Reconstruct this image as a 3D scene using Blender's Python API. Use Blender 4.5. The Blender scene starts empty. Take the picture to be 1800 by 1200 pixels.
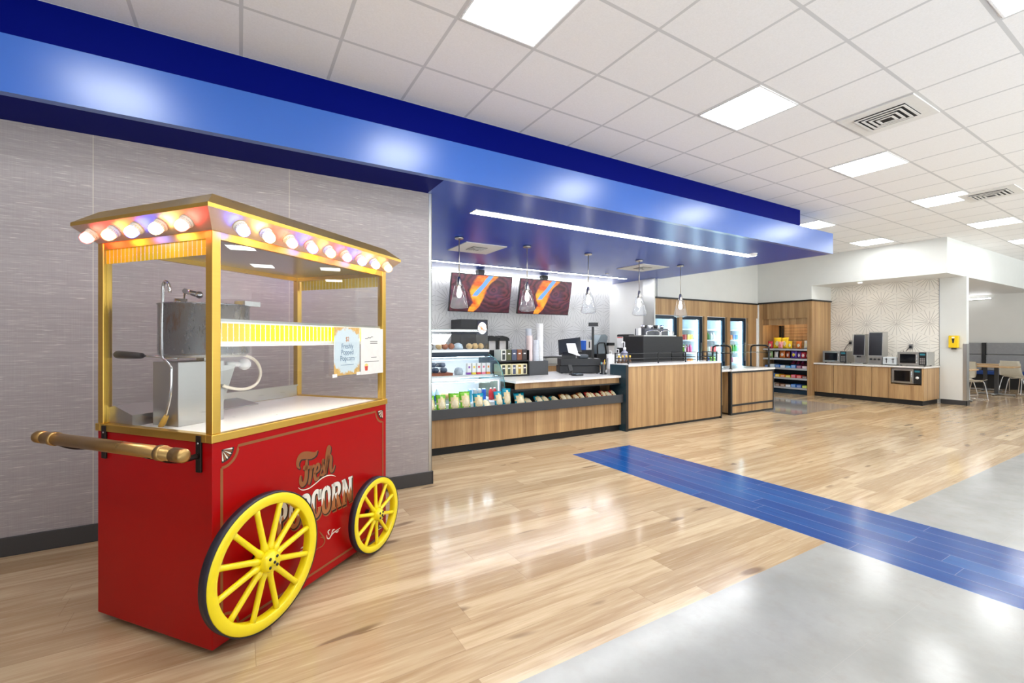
import bpy, bmesh, math, random
from mathutils import Vector, Matrix
random.seed(7)
C = bpy.context.scene.collection
sc = bpy.context.scene
PI = math.pi

# ------------------------------------------------------------------ camera
YAW = 1.048153                       # world X lies 60 degrees to the right of the view axis
cam = bpy.data.cameras.new('camera')
cam.lens = 784.4 / 1800 * 36
cam.sensor_width = 36
cam.shift_x = (900 - 873.6) / 1800
cam.shift_y = -(600 - 597.3) / 1800
cam.clip_start = 0.05
cam.clip_end = 120
co = bpy.data.objects.new('camera', cam)
C.objects.link(co)
co.location = (0, 0, 1.42)
co.rotation_euler = (PI / 2, 0, YAW - PI / 2)
sc.camera = co

# ------------------------------------------------------------------ world and exposure
w = bpy.data.worlds.new('world')
sc.world = w
w.use_nodes = True
_nt = w.node_tree
_bg = _nt.nodes['Background']
_tc = _nt.nodes.new('ShaderNodeTexCoord'); _sx = _nt.nodes.new('ShaderNodeSeparateXYZ'); _mr = _nt.nodes.new('ShaderNodeMapRange')
_nt.links.new(_tc.outputs['Generated'], _sx.inputs[0]); _nt.links.new(_sx.outputs[2], _mr.inputs[0])
_mr.inputs[1].default_value = -0.12; _mr.inputs[2].default_value = 0.10
_mr.inputs[3].default_value = 2.45; _mr.inputs[4].default_value = 0.35     # added fill glow, stronger from below to brighten the ceiling
_bg.inputs[0].default_value = (0.93, 0.985, 0.99, 1)
_nt.links.new(_mr.outputs[0], _bg.inputs[1])
sc.view_settings.view_transform = 'Standard'
sc.view_settings.look = 'None'
sc.view_settings.gamma = 1
sc.view_settings.use_curve_mapping = False
sc.view_settings.exposure = 0.64
PANEL = 13.0        # ceiling light panels
LINEAR = 22.0       # linear lights under the blue soffit
BULB = 9.0        # pendant bulbs
CARTB = 11.0       # marquee bulbs on the cart

# ------------------------------------------------------------------ node helper
def lin(c):
    c = c / 255
    return c / 12.92 if c <= 0.04045 else ((c + 0.055) / 1.055) ** 2.4
def rgb(r, g, b):
    return (lin(r), lin(g), lin(b), 1)

class X:
    """a shader value; arithmetic on it adds Math nodes"""
    nt = None
    def __init__(s, v): s.v = v
    @staticmethod
    def m(op, *a):
        n = X.nt.nodes.new('ShaderNodeMath'); n.operation = op
        for i, q in enumerate(a):
            q = q.v if isinstance(q, X) else q
            if isinstance(q, (int, float)): n.inputs[i].default_value = q
            else: X.nt.links.new(q, n.inputs[i])
        return X(n.outputs[0])
    def __add__(s, o): return X.m('ADD', s, o)
    __radd__ = __add__
    def __sub__(s, o): return X.m('SUBTRACT', s, o)
    def __rsub__(s, o): return X.m('SUBTRACT', o, s)
    def __mul__(s, o): return X.m('MULTIPLY', s, o)
    __rmul__ = __mul__
    def __truediv__(s, o): return X.m('DIVIDE', s, o)
    def __rtruediv__(s, o): return X.m('DIVIDE', o, s)
    def __lt__(s, o): return X.m('LESS_THAN', s, o)
    def __gt__(s, o): return X.m('GREATER_THAN', s, o)
    def floor(s): return X.m('FLOOR', s)
    def fract(s): return X.m('FRACT', s)
    def abs(s): return X.m('ABSOLUTE', s)
    def sin(s): return X.m('SINE', s)
    def cos(s): return X.m('COSINE', s)
    def sqrt(s): return X.m('SQRT', s)
    def min(s, o): return X.m('MINIMUM', s, o)
    def max(s, o): return X.m('MAXIMUM', s, o)
    def sstep(s, a, b):
        n = X.nt.nodes.new('ShaderNodeMapRange'); n.interpolation_type = 'SMOOTHSTEP'
        X.nt.links.new(s.v, n.inputs[0]); n.inputs[1].default_value = a; n.inputs[2].default_value = b
        return X(n.outputs[0])
def comb(x, y, z):
    n = X.nt.nodes.new('ShaderNodeCombineXYZ')
    for i, q in enumerate((x, y, z)):
        q = q.v if isinstance(q, X) else q
        if isinstance(q, (int, float)): n.inputs[i].default_value = q
        else: X.nt.links.new(q, n.inputs[i])
    return n.outputs[0]
def noise(vec, scale=1.0, detail=2.0, rough=0.5):
    n = X.nt.nodes.new('ShaderNodeTexNoise')
    X.nt.links.new(vec, n.inputs['Vector'])
    n.inputs['Scale'].default_value = scale; n.inputs['Detail'].default_value = detail; n.inputs['Roughness'].default_value = rough
    return X(n.outputs[0])
def white(x, y=0.0, z=0.0):
    n = X.nt.nodes.new('ShaderNodeTexWhiteNoise'); n.noise_dimensions = '3D'
    X.nt.links.new(comb(x, y, z), n.inputs['Vector'])
    return X(n.outputs['Value'])
def mixc(f, a, b):
    n = X.nt.nodes.new('ShaderNodeMix'); n.data_type = 'RGBA'; n.clamp_factor = True
    f = f.v if isinstance(f, X) else f
    if isinstance(f, (int, float)): n.inputs[0].default_value = f
    else: X.nt.links.new(f, n.inputs[0])
    for q, i in ((a, 6), (b, 7)):
        if isinstance(q, tuple): n.inputs[i].default_value = q
        else: X.nt.links.new(q, n.inputs[i])
    return n.outputs[2]
def mulc(col, f):
    n = X.nt.nodes.new('ShaderNodeVectorMath'); n.operation = 'SCALE'
    X.nt.links.new(col, n.inputs[0]) if not isinstance(col, tuple) else setattr(n.inputs[0], 'default_value', col[:3])
    X.nt.links.new(f.v, n.inputs['Scale'])
    return n.outputs[0]
def pos(kind='Position'):
    if kind == 'Position':
        n = X.nt.nodes.new('ShaderNodeNewGeometry'); v = n.outputs['Position']
    else:
        n = X.nt.nodes.new('ShaderNodeTexCoord'); v = n.outputs[kind]
    s = X.nt.nodes.new('ShaderNodeSeparateXYZ'); X.nt.links.new(v, s.inputs[0])
    return v, X(s.outputs[0]), X(s.outputs[1]), X(s.outputs[2])
def new(name):
    m = bpy.data.materials.new(name); m.use_nodes = True
    X.nt = m.node_tree
    return m, m.node_tree.nodes['Principled BSDF']
def setin(b, k, v):
    v = v.v if isinstance(v, X) else v
    if isinstance(v, (int, float, tuple)): b.inputs[k].default_value = v
    else: X.nt.links.new(v, b.inputs[k])
def bump(b, h, dist=0.002, strength=0.5):
    n = X.nt.nodes.new('ShaderNodeBump'); n.inputs['Strength'].default_value = strength; n.inputs['Distance'].default_value = dist
    X.nt.links.new(h.v, n.inputs['Height']); X.nt.links.new(n.outputs[0], b.inputs['Normal'])

_plain = {}
def plain(r, g, b, rough=0.5, metal=0.0, var=0.06, emit=0.0, coat=0.0, scale=30.0, spec=0.5):
    """painted, plastic or metal surface with a slight mottle"""
    key = (r, g, b, rough, metal, var, emit, coat, scale, spec)
    if key in _plain: return _plain[key]
    m, p = new('surface_%d_%d_%d_%d' % (r, g, b, len(_plain)))
    v, x, y, z = pos('Object')
    n = noise(v, scale, 3)
    setin(p, 'Base Color', mulc(rgb(r, g, b), n * (2 * var) + (1 - var)))
    setin(p, 'Roughness', n * 0.12 + (rough - 0.06))
    p.inputs['Metallic'].default_value = metal
    p.inputs['Specular IOR Level'].default_value = spec
    if coat: p.inputs['Coat Weight'].default_value = coat; p.inputs['Coat Roughness'].default_value = 0.08
    if emit:
        p.inputs['Emission Color'].default_value = rgb(r, g, b); p.inputs['Emission Strength'].default_value = emit
    _plain[key] = m
    return m
def glow(name, col, strength):
    m, p = new(name)
    p.inputs['Base Color'].default_value = col
    p.inputs['Emission Color'].default_value = col; p.inputs['Emission Strength'].default_value = strength
    return m
def glass(name, tint=(1, 1, 1, 1), refl=0.12, rough=0.0, body=0.0, bodycol=(0.8, 0.85, 0.9, 1)):
    """thin clear pane: passes light, mirrors a little more at grazing angles"""
    m, p = new(name)
    nt = X.nt
    tr = nt.nodes.new('ShaderNodeBsdfTransparent'); tr.inputs[0].default_value = tint
    gl = nt.nodes.new('ShaderNodeBsdfGlossy'); gl.inputs['Roughness'].default_value = rough
    lw = nt.nodes.new('ShaderNodeLayerWeight'); lw.inputs[0].default_value = 0.5
    f = X.m('POWER', X(lw.outputs['Facing']), 3.5) * 0.55 + refl * 0.35
    mx = nt.nodes.new('ShaderNodeMixShader'); nt.links.new(f.v, mx.inputs[0])
    src = tr.outputs[0]
    if body:
        nt.links.new(rgbdiff(p, bodycol), mx.inputs[2]) if False else None
        p.inputs['Base Color'].default_value = bodycol; p.inputs['Roughness'].default_value = 0.2
        m2 = nt.nodes.new('ShaderNodeMixShader'); m2.inputs[0].default_value = body
        nt.links.new(tr.outputs[0], m2.inputs[1]); nt.links.new(p.outputs[0], m2.inputs[2]); src = m2.outputs[0]
    nt.links.new(src, mx.inputs[1]); nt.links.new(gl.outputs[0], mx.inputs[2])
    nt.links.new(mx.outputs[0], nt.nodes['Material Output'].inputs[0])
    return m

# ------------------------------------------------------------------ mesh helper
class MB:
    """collects shapes into one mesh"""
    def __init__(s): s.bm = bmesh.new()
    def _mi(s, fs, m):
        for f in fs: f.material_index = m
    def box(s, x0, x1, y0, y1, z0, z1, m=0, bev=0.0, seg=2, rot=None):
        r = bmesh.ops.create_cube(s.bm, size=1.0)
        vs = r['verts']
        for v in vs:
            v.co = Vector(((x0 + x1) / 2 + v.co.x * (x1 - x0), (y0 + y1) / 2 + v.co.y * (y1 - y0), (z0 + z1) / 2 + v.co.z * (z1 - z0)))
            if rot is not None: v.co = rot @ v.co
        fs = list({f for v in vs for f in v.link_faces}); s._mi(fs, m)
        if bev:
            es = list({e for v in vs for e in v.link_edges})
            q = bmesh.ops.bevel(s.bm, geom=es, offset=bev, segments=seg, profile=0.5, affect='EDGES')
            s._mi(q['faces'], m)
        return s
    def poly(s, pts, m=0):
        f = s.bm.faces.new([s.bm.verts.new(p) for p in pts]); f.material_index = m
        return s
    def prism(s, pts, d, m=0):
        """closed solid: outline pts (3-D) extruded by vector d"""
        d = Vector(d); n = len(pts)
        a = [s.bm.verts.new(Vector(p)) for p in pts]; b = [s.bm.verts.new(Vector(p) + d) for p in pts]
        fs = [s.bm.faces.new(a), s.bm.faces.new(list(reversed(b)))]
        for i in range(n): fs.append(s.bm.faces.new([a[i], b[i], b[(i + 1) % n], a[(i + 1) % n]]))
        s._mi(fs, m)
        return s
    def lathe(s, prof, c=(0, 0, 0), n=24, m=0, axis='z', mat=None, ang=2 * PI):
        c = Vector(c); rings = []
        for r, h in prof:
            ring = []
            if r < 1e-6:
                p = Vector((0, 0, h)); ring = [p]
            else:
                for i in range(n):
                    a = ang * i / n; ring.append(Vector((r * math.cos(a), r * math.sin(a), h)))
            out = []
            for p in ring:
                if mat is not None: p = mat @ p
                elif axis == 'x': p = Vector((p.z, p.x, p.y))
                elif axis == 'y': p = Vector((p.y, p.z, p.x))
                out.append(s.bm.verts.new(p + c))
            rings.append(out)
        for a, b in zip(rings, rings[1:]):
            if len(a) == 1 and len(b) == 1: continue
            for i in range(n):
                j = (i + 1) % n
                if len(a) == 1: f = s.bm.faces.new([a[0], b[i], b[j]])
                elif len(b) == 1: f = s.bm.faces.new([a[i], b[0], a[j]])
                else: f = s.bm.faces.new([a[i], b[i], b[j], a[j]])
                f.material_index = m; f.smooth = True
        return s
    def cyl(s, p0, p1, r0, r1=None, n=16, m=0, cap=True):
        p0 = Vector(p0); p1 = Vector(p1); r1 = r0 if r1 is None else r1
        d = p1 - p0; L = d.length
        q = d.to_track_quat('Z', 'Y').to_matrix()
        prof = ([(0, 0)] if cap else []) + [(r0, 0), (r1, L)] + ([(0, L)] if cap else [])
        s.lathe(prof, p0, n, m, mat=q)
        return s
    def tube(s, pts, r, n=8, m=0, closed=False):
        P = [Vector(p) for p in pts]; k = len(P); rings = []
        up = None
        for i, p in enumerate(P):
            a = P[(i - 1) % k] if (closed or i) else P[0]
            b = P[(i + 1) % k] if (closed or i < k - 1) else P[-1]
            t = (b - a).normalized()
            if up is None:
                up = t.orthogonal().normalized()
            up = (up - t * up.dot(t)).normalized(); sd = t.cross(up)
            rr = r[i] if isinstance(r, (list, tuple)) else r
            rings.append([s.bm.verts.new(p + up * rr * math.cos(2 * PI * j / n) + sd * rr * math.sin(2 * PI * j / n)) for j in range(n)])
        for i in range(k if closed else k - 1):
            A = rings[i]; B = rings[(i + 1) % k]
            for j in range(n):
                f = s.bm.faces.new([A[j], A[(j + 1) % n], B[(j + 1) % n], B[j]]); f.material_index = m; f.smooth = True
        if not closed:
            for R, fl in ((rings[0], True), (rings[-1], False)):
                f = s.bm.faces.new(list(reversed(R)) if fl else R); f.material_index = m
        return s
    def ball(s, c, r, m=0, n=12, sx=1, sy=1, sz=1):
        k = max(6, n // 2)
        prof = [(r * math.sin(PI * i / k), -r * math.cos(PI * i / k)) for i in range(k + 1)]
        prof[0] = (0, -r); prof[-1] = (0, r)
        return s.lathe(prof, c, n, m, mat=Matrix.Diagonal((sx, sy, sz)))
    def ribbon(s, pts, wid, plane, m=0, th=0.001):
        """flat stroke of varying width; plane(u, v, depth) gives the 3-D point"""
        L = []; Rr = []; k = len(pts)
        for i in range(k):
            a = pts[max(0, i - 1)]; b = pts[min(k - 1, i + 1)]
            dx, dy = b[0] - a[0], b[1] - a[1]; l = math.hypot(dx, dy) or 1
            h = (wid[i] if isinstance(wid, (list, tuple)) else wid) / 2
            nx, ny = -dy / l * h, dx / l * h
            L.append((pts[i][0] + nx, pts[i][1] + ny)); Rr.append((pts[i][0] - nx, pts[i][1] - ny))
        A = [[s.bm.verts.new(plane(p[0], p[1], d)) for p in side] for side in (L, Rr) for d in (0, th)]
        for i in range(k - 1):
            for a, b in ((A[0], A[2]), (A[3], A[1]), (A[1], A[0]), (A[2], A[3])):
                f = s.bm.faces.new([a[i], a[i + 1], b[i + 1], b[i]]); f.material_index = m
        for i in (0, k - 1):
            f = s.bm.faces.new([A[0][i], A[1][i], A[3][i], A[2][i]]); f.material_index = m
        return s
    def done(s, name, mats, parent=None, smooth=False, loc=None, rotz=0.0):
        bmesh.ops.recalc_face_normals(s.bm, faces=s.bm.faces)
        me = bpy.data.meshes.new(name)
        s.bm.to_mesh(me); s.bm.free()
        if smooth:
            for p in me.polygons: p.use_smooth = True
        for mm in (mats if isinstance(mats, (list, tuple)) else [mats]): me.materials.append(mm)
        o = bpy.data.objects.new(name, me); C.objects.link(o)
        if parent is not None: o.parent = parent
        if loc is not None: o.location = loc
        if rotz: o.rotation_euler = (0, 0, rotz)
        return o
def smooth_path(pts, k=6):
    """Catmull-Rom through points of any dimension"""
    out = []; n = len(pts)
    for i in range(n - 1):
        p0 = pts[max(0, i - 1)]; p1 = pts[i]; p2 = pts[i + 1]; p3 = pts[min(n - 1, i + 2)]
        for j in range(k):
            t = j / k
            out.append(tuple(0.5 * (2 * b + (c - a) * t + (2 * a - 5 * b + 4 * c - d) * t * t + (3 * b - a - 3 * c + d) * t ** 3)
                             for a, b, c, d in zip(p0, p1, p2, p3)))
    out.append(tuple(pts[-1]))
    return out

# ------------------------------------------------------------------ scene helpers
def tag(o, label, cat, group=None):
    o['label'] = label; o['category'] = cat
    if group: o['group'] = group
    return o
def thing(name, label, cat, loc=(0, 0, 0), rotz=0.0, group=None):
    o = bpy.data.objects.new(name, None); C.objects.link(o)
    o.empty_display_size = 0.1
    o.location = loc; o.rotation_euler = (0, 0, rotz)
    return tag(o, label, cat, group)
def struct(mb, name, mats):
    o = mb.done(name, mats); o['kind'] = 'structure'; return o
def dup(root, label=None, loc=None, rotz=None, group=None):
    def rec(o, par):
        c = o.copy(); C.objects.link(c)
        if par is not None: c.parent = par
        for ch in o.children: rec(ch, c)
        return c
    kids = list(root.children)
    r = root.copy(); C.objects.link(r)
    for ch in kids: rec(ch, r)
    if label: r['label'] = label
    if group: r['group'] = group
    if loc is not None: r.location = loc
    if rotz is not None: r.rotation_euler = (0, 0, rotz)
    return r
ORD = ('first second third fourth fifth sixth seventh eighth ninth tenth eleventh twelfth thirteenth fourteenth fifteenth sixteenth '
       'seventeenth eighteenth nineteenth twentieth').split()
# ------------------------------------------------------------------ materials of the room
def m_wood_floor():
    m, p = new('wood_plank_floor')
    v, x, y, z = pos()
    W, L = 0.182, 1.42
    r = ((y + 20.0) / W).floor()
    off = white(r, 3.1) * L
    c = ((x + off + 30.0) / L).floor()
    idn = white(r, c, 1.7)
    fy = ((y + 20.0) / W).fract(); fx = ((x + off + 30.0) / L).fract()
    g1 = noise(comb(x * 1.1 + idn * 31.0, y * 15.0 + idn * 17.0, 0.0), 1.0, 4, 0.6)
    g2 = noise(comb(x * 3.5 + idn * 11.0, y * 70.0, idn * 5.0), 1.0, 3, 0.55)
    kn = noise(comb(x * 1.9 + idn * 7.0, y * 7.5 + idn * 3.0, 2.0), 1.0, 1, 0.4)
    base = mixc(idn, rgb(178, 151, 117), rgb(212, 188, 153))
    base = mixc((g1 - 0.42) * 3.0, base, rgb(166, 134, 98))
    base = mixc((g2 - 0.52) * 1.3, base, rgb(234, 214, 182))
    base = mixc(kn.sstep(0.70, 0.78) * 0.7, base, rgb(98, 68, 48))
    seam = (fy < 0.016).max(fx < 0.0021)
    base = mixc(seam * 0.45, base, rgb(140, 108, 82))
    setin(p, 'Base Color', base)
    setin(p, 'Roughness', noise(v, 6.0, 3) * 0.07 + 0.10)
    p.inputs['Specular IOR Level'].default_value = 0.45
    p.inputs['Coat Weight'].default_value = 0.0; p.inputs['Coat Roughness'].default_value = 0.09
    bump(p, g2 * 0.2 + noise(comb(x * 5.0, y * 9.0, 0.0), 1.0, 2) * 1.6 - seam * 0.8, 0.0015, 0.4)
    return m
def m_white_tile():
    m, p = new('pale_stone_tile_floor')
    v, x, y, z = pos()
    n1 = noise(v, 1.6, 6, 0.62); n2 = noise(v, 9.0, 5, 0.65)
    base = mixc((n1 - 0.35) * 2.2, rgb(150, 149, 146), rgb(174, 173, 170))
    base = mixc((n2 - 0.5) * 1.8, base, rgb(150, 144, 137))
    fx = ((x + 0.28) / 1.22).fract(); fy = ((y - 1.555 + 12.2) / 0.61).fract()
    seam = (fx < 0.0025).max(fy < 0.005)
    base = mixc(seam * 0.5, base, rgb(168, 164, 160))
    setin(p, 'Base Color', base)
    setin(p, 'Roughness', noise(v, 5.0, 3) * 0.1 + 0.13)
    p.inputs['Specular IOR Level'].default_value = 0.45
    p.inputs['Coat Weight'].default_value = 0.0; p.inputs['Coat Roughness'].default_value = 0.1
    bump(p, noise(v, 14.0, 3) - seam, 0.001, 0.3)
    return m
def m_blue_floor():
    m, p = new('blue_plank_floor')
    v, x, y, z = pos()
    W, L = 0.1645, 1.22
    r = ((x - 3.575 + 10 * W) / W).floor()
    off = white(r, 9.1) * L
    fx = ((x - 3.575 + 10 * W) / W).fract(); q = (y + off + 30.0) / L; fy = q.fract()
    idn = white(r, q.floor(), 2.2)
    n = noise(comb(x * 30.0, y * 2.5 + idn * 9.0, 0.0), 1.0, 5, 0.6)
    base = mixc(idn * 0.6 + (n - 0.5) * 1.2, rgb(6, 62, 134), rgb(26, 94, 162))
    seam = ((fx < 0.02).max(fx > 0.985)).max(fy < 0.003)
    base = mixc(seam * 0.35, base, rgb(150, 170, 210))
    setin(p, 'Base Color', base)
    setin(p, 'Roughness', noise(v, 6.0, 3) * 0.08 + 0.12)
    p.inputs['Specular IOR Level'].default_value = 0.22; p.inputs['Coat Weight'].default_value = 0.0; p.inputs['Coat Roughness'].default_value = 0.09
    bump(p, noise(v, 10.0, 2) - seam * 0.8, 0.0012, 0.35)
    return m
def m_laminate(name='oak_laminate', tone=1.0, shift=0.0):
    """vertical grain boards; the board coordinate runs along whichever way the panel faces"""
    m, p = new(name)
    v, x, y, z = pos()
    s = x + y * 1.0 + shift
    k = (s / 0.058).floor()
    a = white(k, 1.3); b = white((s / 0.141).floor(), 4.7)
    g = noise(comb(s * 46.0, z * 1.3, 0.0), 1.0, 4, 0.6)
    g2 = noise(comb(s * 140.0, z * 4.0, 3.0), 1.0, 2, 0.5)
    t = a * 0.5 + b * 0.42 + (g - 0.5) * 1.2 + 0.02
    base = mixc(t, rgb(154 * tone, 116 * tone, 76 * tone), rgb(204 * tone, 168 * tone, 120 * tone))
    base = mixc((g2 - 0.5) * 1.2, base, rgb(132 * tone, 96 * tone, 66 * tone))
    setin(p, 'Base Color', base)
    p.inputs['Roughness'].default_value = 0.42
    bump(p, g2, 0.0006, 0.3)
    return m
def m_wallpaper():
    m, p = new('grey_woven_wallpaper')
    v, x, y, z = pos()
    n1 = noise(comb(x * 3.0, y * 3.0, z * 120.0), 1.0, 3, 0.6)
    n2 = noise(comb(x * 9.0 + 4.0, y * 9.0, z * 260.0), 1.0, 2, 0.5)
    n3 = noise(comb(x * 240.0, 0.0, z * 3.0), 1.0, 2, 0.5)
    base = mixc((n1 - 0.35) * 1.3 + (n3 - 0.5) * 0.6, rgb(156, 149, 150), rgb(182, 175, 176))
    base = mixc(n2.sstep(0.60, 0.74) * 0.75, base, rgb(214, 208, 204))
    fx = ((x + 0.9) / 1.26).fract()
    base = mixc((fx < 0.004) * 0.7, base, rgb(212, 206, 190))
    setin(p, 'Base Color', base)
    p.inputs['Roughness'].default_value = 0.55
    bump(p, n1 + n2 * 0.5, 0.001, 0.4)
    return m
def m_star_tile(name, axis, W, u0, z0, bg, ln):
    """hexagonal tiles, each scored with rays from its centre"""
    m, p = new(name)
    v, x, y, z = pos()
    u = (x if axis == 'x' else y) - u0; h = z - z0; H = W * math.sqrt(3)
    def cell(du, dh):
        a = u - du; b = h - dh
        return a - W * ((a / W + 0.5).floor()), b - H * ((b / H + 0.5).floor())
    a1, b1 = cell(0, 0); a2, b2 = cell(W / 2, H / 2)
    r1 = (a1 * a1 + b1 * b1).sqrt(); r2 = (a2 * a2 + b2 * b2).sqrt()
    near = r1 < r2
    r = r1.min(r2)
    a = a1 * near + a2 * (1 - near); b = b1 * near + b2 * (1 - near)
    ang = X.m('ARCTAN2', b, a) + 2 * PI
    n = 20
    q = ang * (n / (2 * PI))
    d = (q - (q + 0.5).floor()).abs() * (2 * PI / n) * r          # distance to the closest ray
    idx = (q + 0.5).floor()
    lim = (white(idx, 2.0) * 0.22 + 0.80) * (W * 0.56)
    fade = (1 - (r / lim).sstep(0.9, 1.0)) * (white(idx, 5.0) * 0.06 < r)
    line = (1 - d.sstep(0.0018, 0.0062)) * fade
    k3 = math.sqrt(3) / 2
    far = a.abs().max((a * 0.5 + b * k3).abs()).max((a * 0.5 - b * k3).abs())
    hexe = 1 - (W / 2 - far).sstep(0.0010, 0.0035)
    core = 1 - r.sstep(0.008, 0.016)
    t = (line * 0.72).max(hexe * 0.45).max(core * 0.8)
    setin(p, 'Base Color', mixc(t, bg, ln))
    p.inputs['Roughness'].default_value = 0.4
    bump(p, 1 - t, 0.001, 0.3)
    return m
def m_ceiling():
    m, p = new('white_ceiling_tile')
    v, x, y, z = pos()
    k = x * 1.6323 - x * x * 0.00589 - 2.0114                   # tile index along the room
    kx = (k + 40.0).fract(); ky = ((y - x * 0.0125 - 2.665 + 60.5) / 0.605).fract()
    ex = kx.min(1 - kx) * 0.62; ey = ky.min(1 - ky) * 0.605
    bar = (ex < 0.012).max(ey < 0.012)
    n = noise(v, 90.0, 3, 0.6)
    base = mixc((n - 0.3) * 1.6, rgb(236, 234, 232), rgb(246, 244, 243))
    base = mixc(bar, base, rgb(206, 205, 204))
    setin(p, 'Base Color', base)
    p.inputs['Roughness'].default_value = 0.85
    bump(p, n * 0.2 + bar * 1.0, 0.004, 0.4)
    return m
def m_paint(name, r, g, b, rough, coat=0.0, tex=0.0, spec=0.5):
    m, p = new(name)
    v, x, y, z = pos()
    n = noise(v, 3.0, 3)
    setin(p, 'Base Color', mulc(rgb(r, g, b), n * 0.08 + 0.96))
    p.inputs['Roughness'].default_value = rough
    p.inputs['Specular IOR Level'].default_value = spec
    if coat: p.inputs['Coat Weight'].default_value = coat; p.inputs['Coat Roughness'].default_value = rough
    if tex: bump(p, noise(v, 160.0, 2), 0.001, tex)
    return m
def m_brushed(name, r, g, b, rough, sx=2.0, sz=120.0):
    m, p = new(name)
    v, x, y, z = pos('Object')
    n = noise(comb(x * sx, y * sx, z * sz), 1.0, 3, 0.6); n2 = noise(v, 5.0, 3)
    setin(p, 'Base Color', mulc(rgb(r, g, b), n * 0.06 + n2 * 0.06 + 0.92))
    setin(p, 'Roughness', n * 0.06 + n2 * 0.04 + (rough - 0.04))
    p.inputs['Metallic'].default_value = 1.0
    return m
def m_quartz():
    m, p = new('white_quartz')
    v, x, y, z = pos()
    n = noise(v, 7.0, 6, 0.7)
    vein = 1 - (n - 0.5).abs().sstep(0.0, 0.03)
    setin(p, 'Base Color', mixc(vein * 0.35, rgb(236, 233, 229), rgb(190, 184, 178)))
    p.inputs['Roughness'].default_value = 0.2
    return m
M = {}
M['floor'] = m_wood_floor(); M['tile'] = m_white_tile(); M['bluefloor'] = m_blue_floor()
M['oak'] = m_laminate(); M['oak2'] = m_laminate('grey_oak_laminate', 0.93, 3.3); M['oakpale'] = m_laminate('pale_oak_laminate', 1.1, 5.1)
M['paper'] = m_wallpaper(); M['ceil'] = m_ceiling()
M['starK'] = m_star_tile('star_tile_kitchen', 'x', 0.665, 5.50, 1.66, rgb(228, 227, 225), rgb(150, 147, 146))
M['starN'] = m_star_tile('star_tile_nook', 'y', 0.59, 4.77, 2.335, rgb(238, 233, 224), rgb(140, 132, 124))
M['greyfloor'] = m_paint('grey_polished_floor', 150, 142, 134, 0.08)
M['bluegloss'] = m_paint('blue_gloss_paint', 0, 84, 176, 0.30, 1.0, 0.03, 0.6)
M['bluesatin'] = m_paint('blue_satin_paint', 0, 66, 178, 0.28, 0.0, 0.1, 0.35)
M['bluemattshade'] = m_paint('blue_matt_shade_paint', 0, 11, 104, 0.5, 0.0, 0.1, 0.05)  # same blue as the beam, matt, with shade put into a darker base
M['white'] = m_paint('warm_white_paint', 221, 222, 219, 0.4, 0.0, 0.1)
M['greige'] = m_paint('pale_grey_paint', 222, 221, 217, 0.45, 0.0, 0.1)
M['base'] = m_paint('dark_rubber_base', 62, 61, 62, 0.45)
M['black'] = plain(24, 25, 27, 0.4); M['blackm'] = plain(30, 31, 33, 0.55); M['toe'] = plain(18, 18, 20, 0.5)
M['tray'] = plain(62, 63, 66, 0.4); M['teal'] = plain(36, 58, 68, 0.25)
M['quartz'] = m_quartz()
M['steel'] = m_brushed('brushed_steel', 196, 196, 194, 0.28); M['nickel'] = m_brushed('satin_nickel', 190, 184, 176, 0.3)
M['chrome'] = plain(214, 214, 216, 0.14, 1.0); M['dark'] = plain(38, 39, 42, 0.5)
M['whitep'] = plain(240, 240, 240, 0.4); M['offw'] = plain(226, 224, 220, 0.5)
M['navy'] = plain(14, 44, 66, 0.3)
M['panel'] = glow('light_panel_diffuser', (0.96, 0.99, 0.99, 1), PANEL)
M['linear'] = glow('linear_light_diffuser', (0.97, 0.985, 1.0, 1), LINEAR)
M['glass'] = glass('clear_glass', (0.985, 0.99, 0.99, 1)); M['gglass'] = glass('green_edge_glass', (0.90, 0.97, 0.96, 1), 0.2)
# ------------------------------------------------------------------ floor
ZC = 3.54; ZU = 2.865; WY = 4.15; FY = 3.68
fl = MB()
def flr(x0, x1, y0, y1, m): fl.poly([(x0, y0, 0), (x1, y0, 0), (x1, y1, 0), (x0, y1, 0)], m)
flr(-2.8, 3.575, 1.56, 9, 0); flr(4.56, 9.05, 1.56, 9, 0); flr(11.47, 24, 1.56, 9, 0); flr(9.05, 11.47, 1.56, 4.48, 0); flr(9.05, 11.47, 7.15, 9, 0); flr(9.05, 11.47, 4.48, 7.15, 3); flr(3.575, 4.56, 4.33, 9, 0)
flr(-2.8, 3.575, -2.4, 1.56, 1); flr(4.56, 24, -2.4, 1.56, 1)
flr(3.575, 4.56, -2.4, 4.33, 2)
struct(fl, 'floor', [M['floor'], M['tile'], M['bluefloor'], M['greyfloor']])

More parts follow.
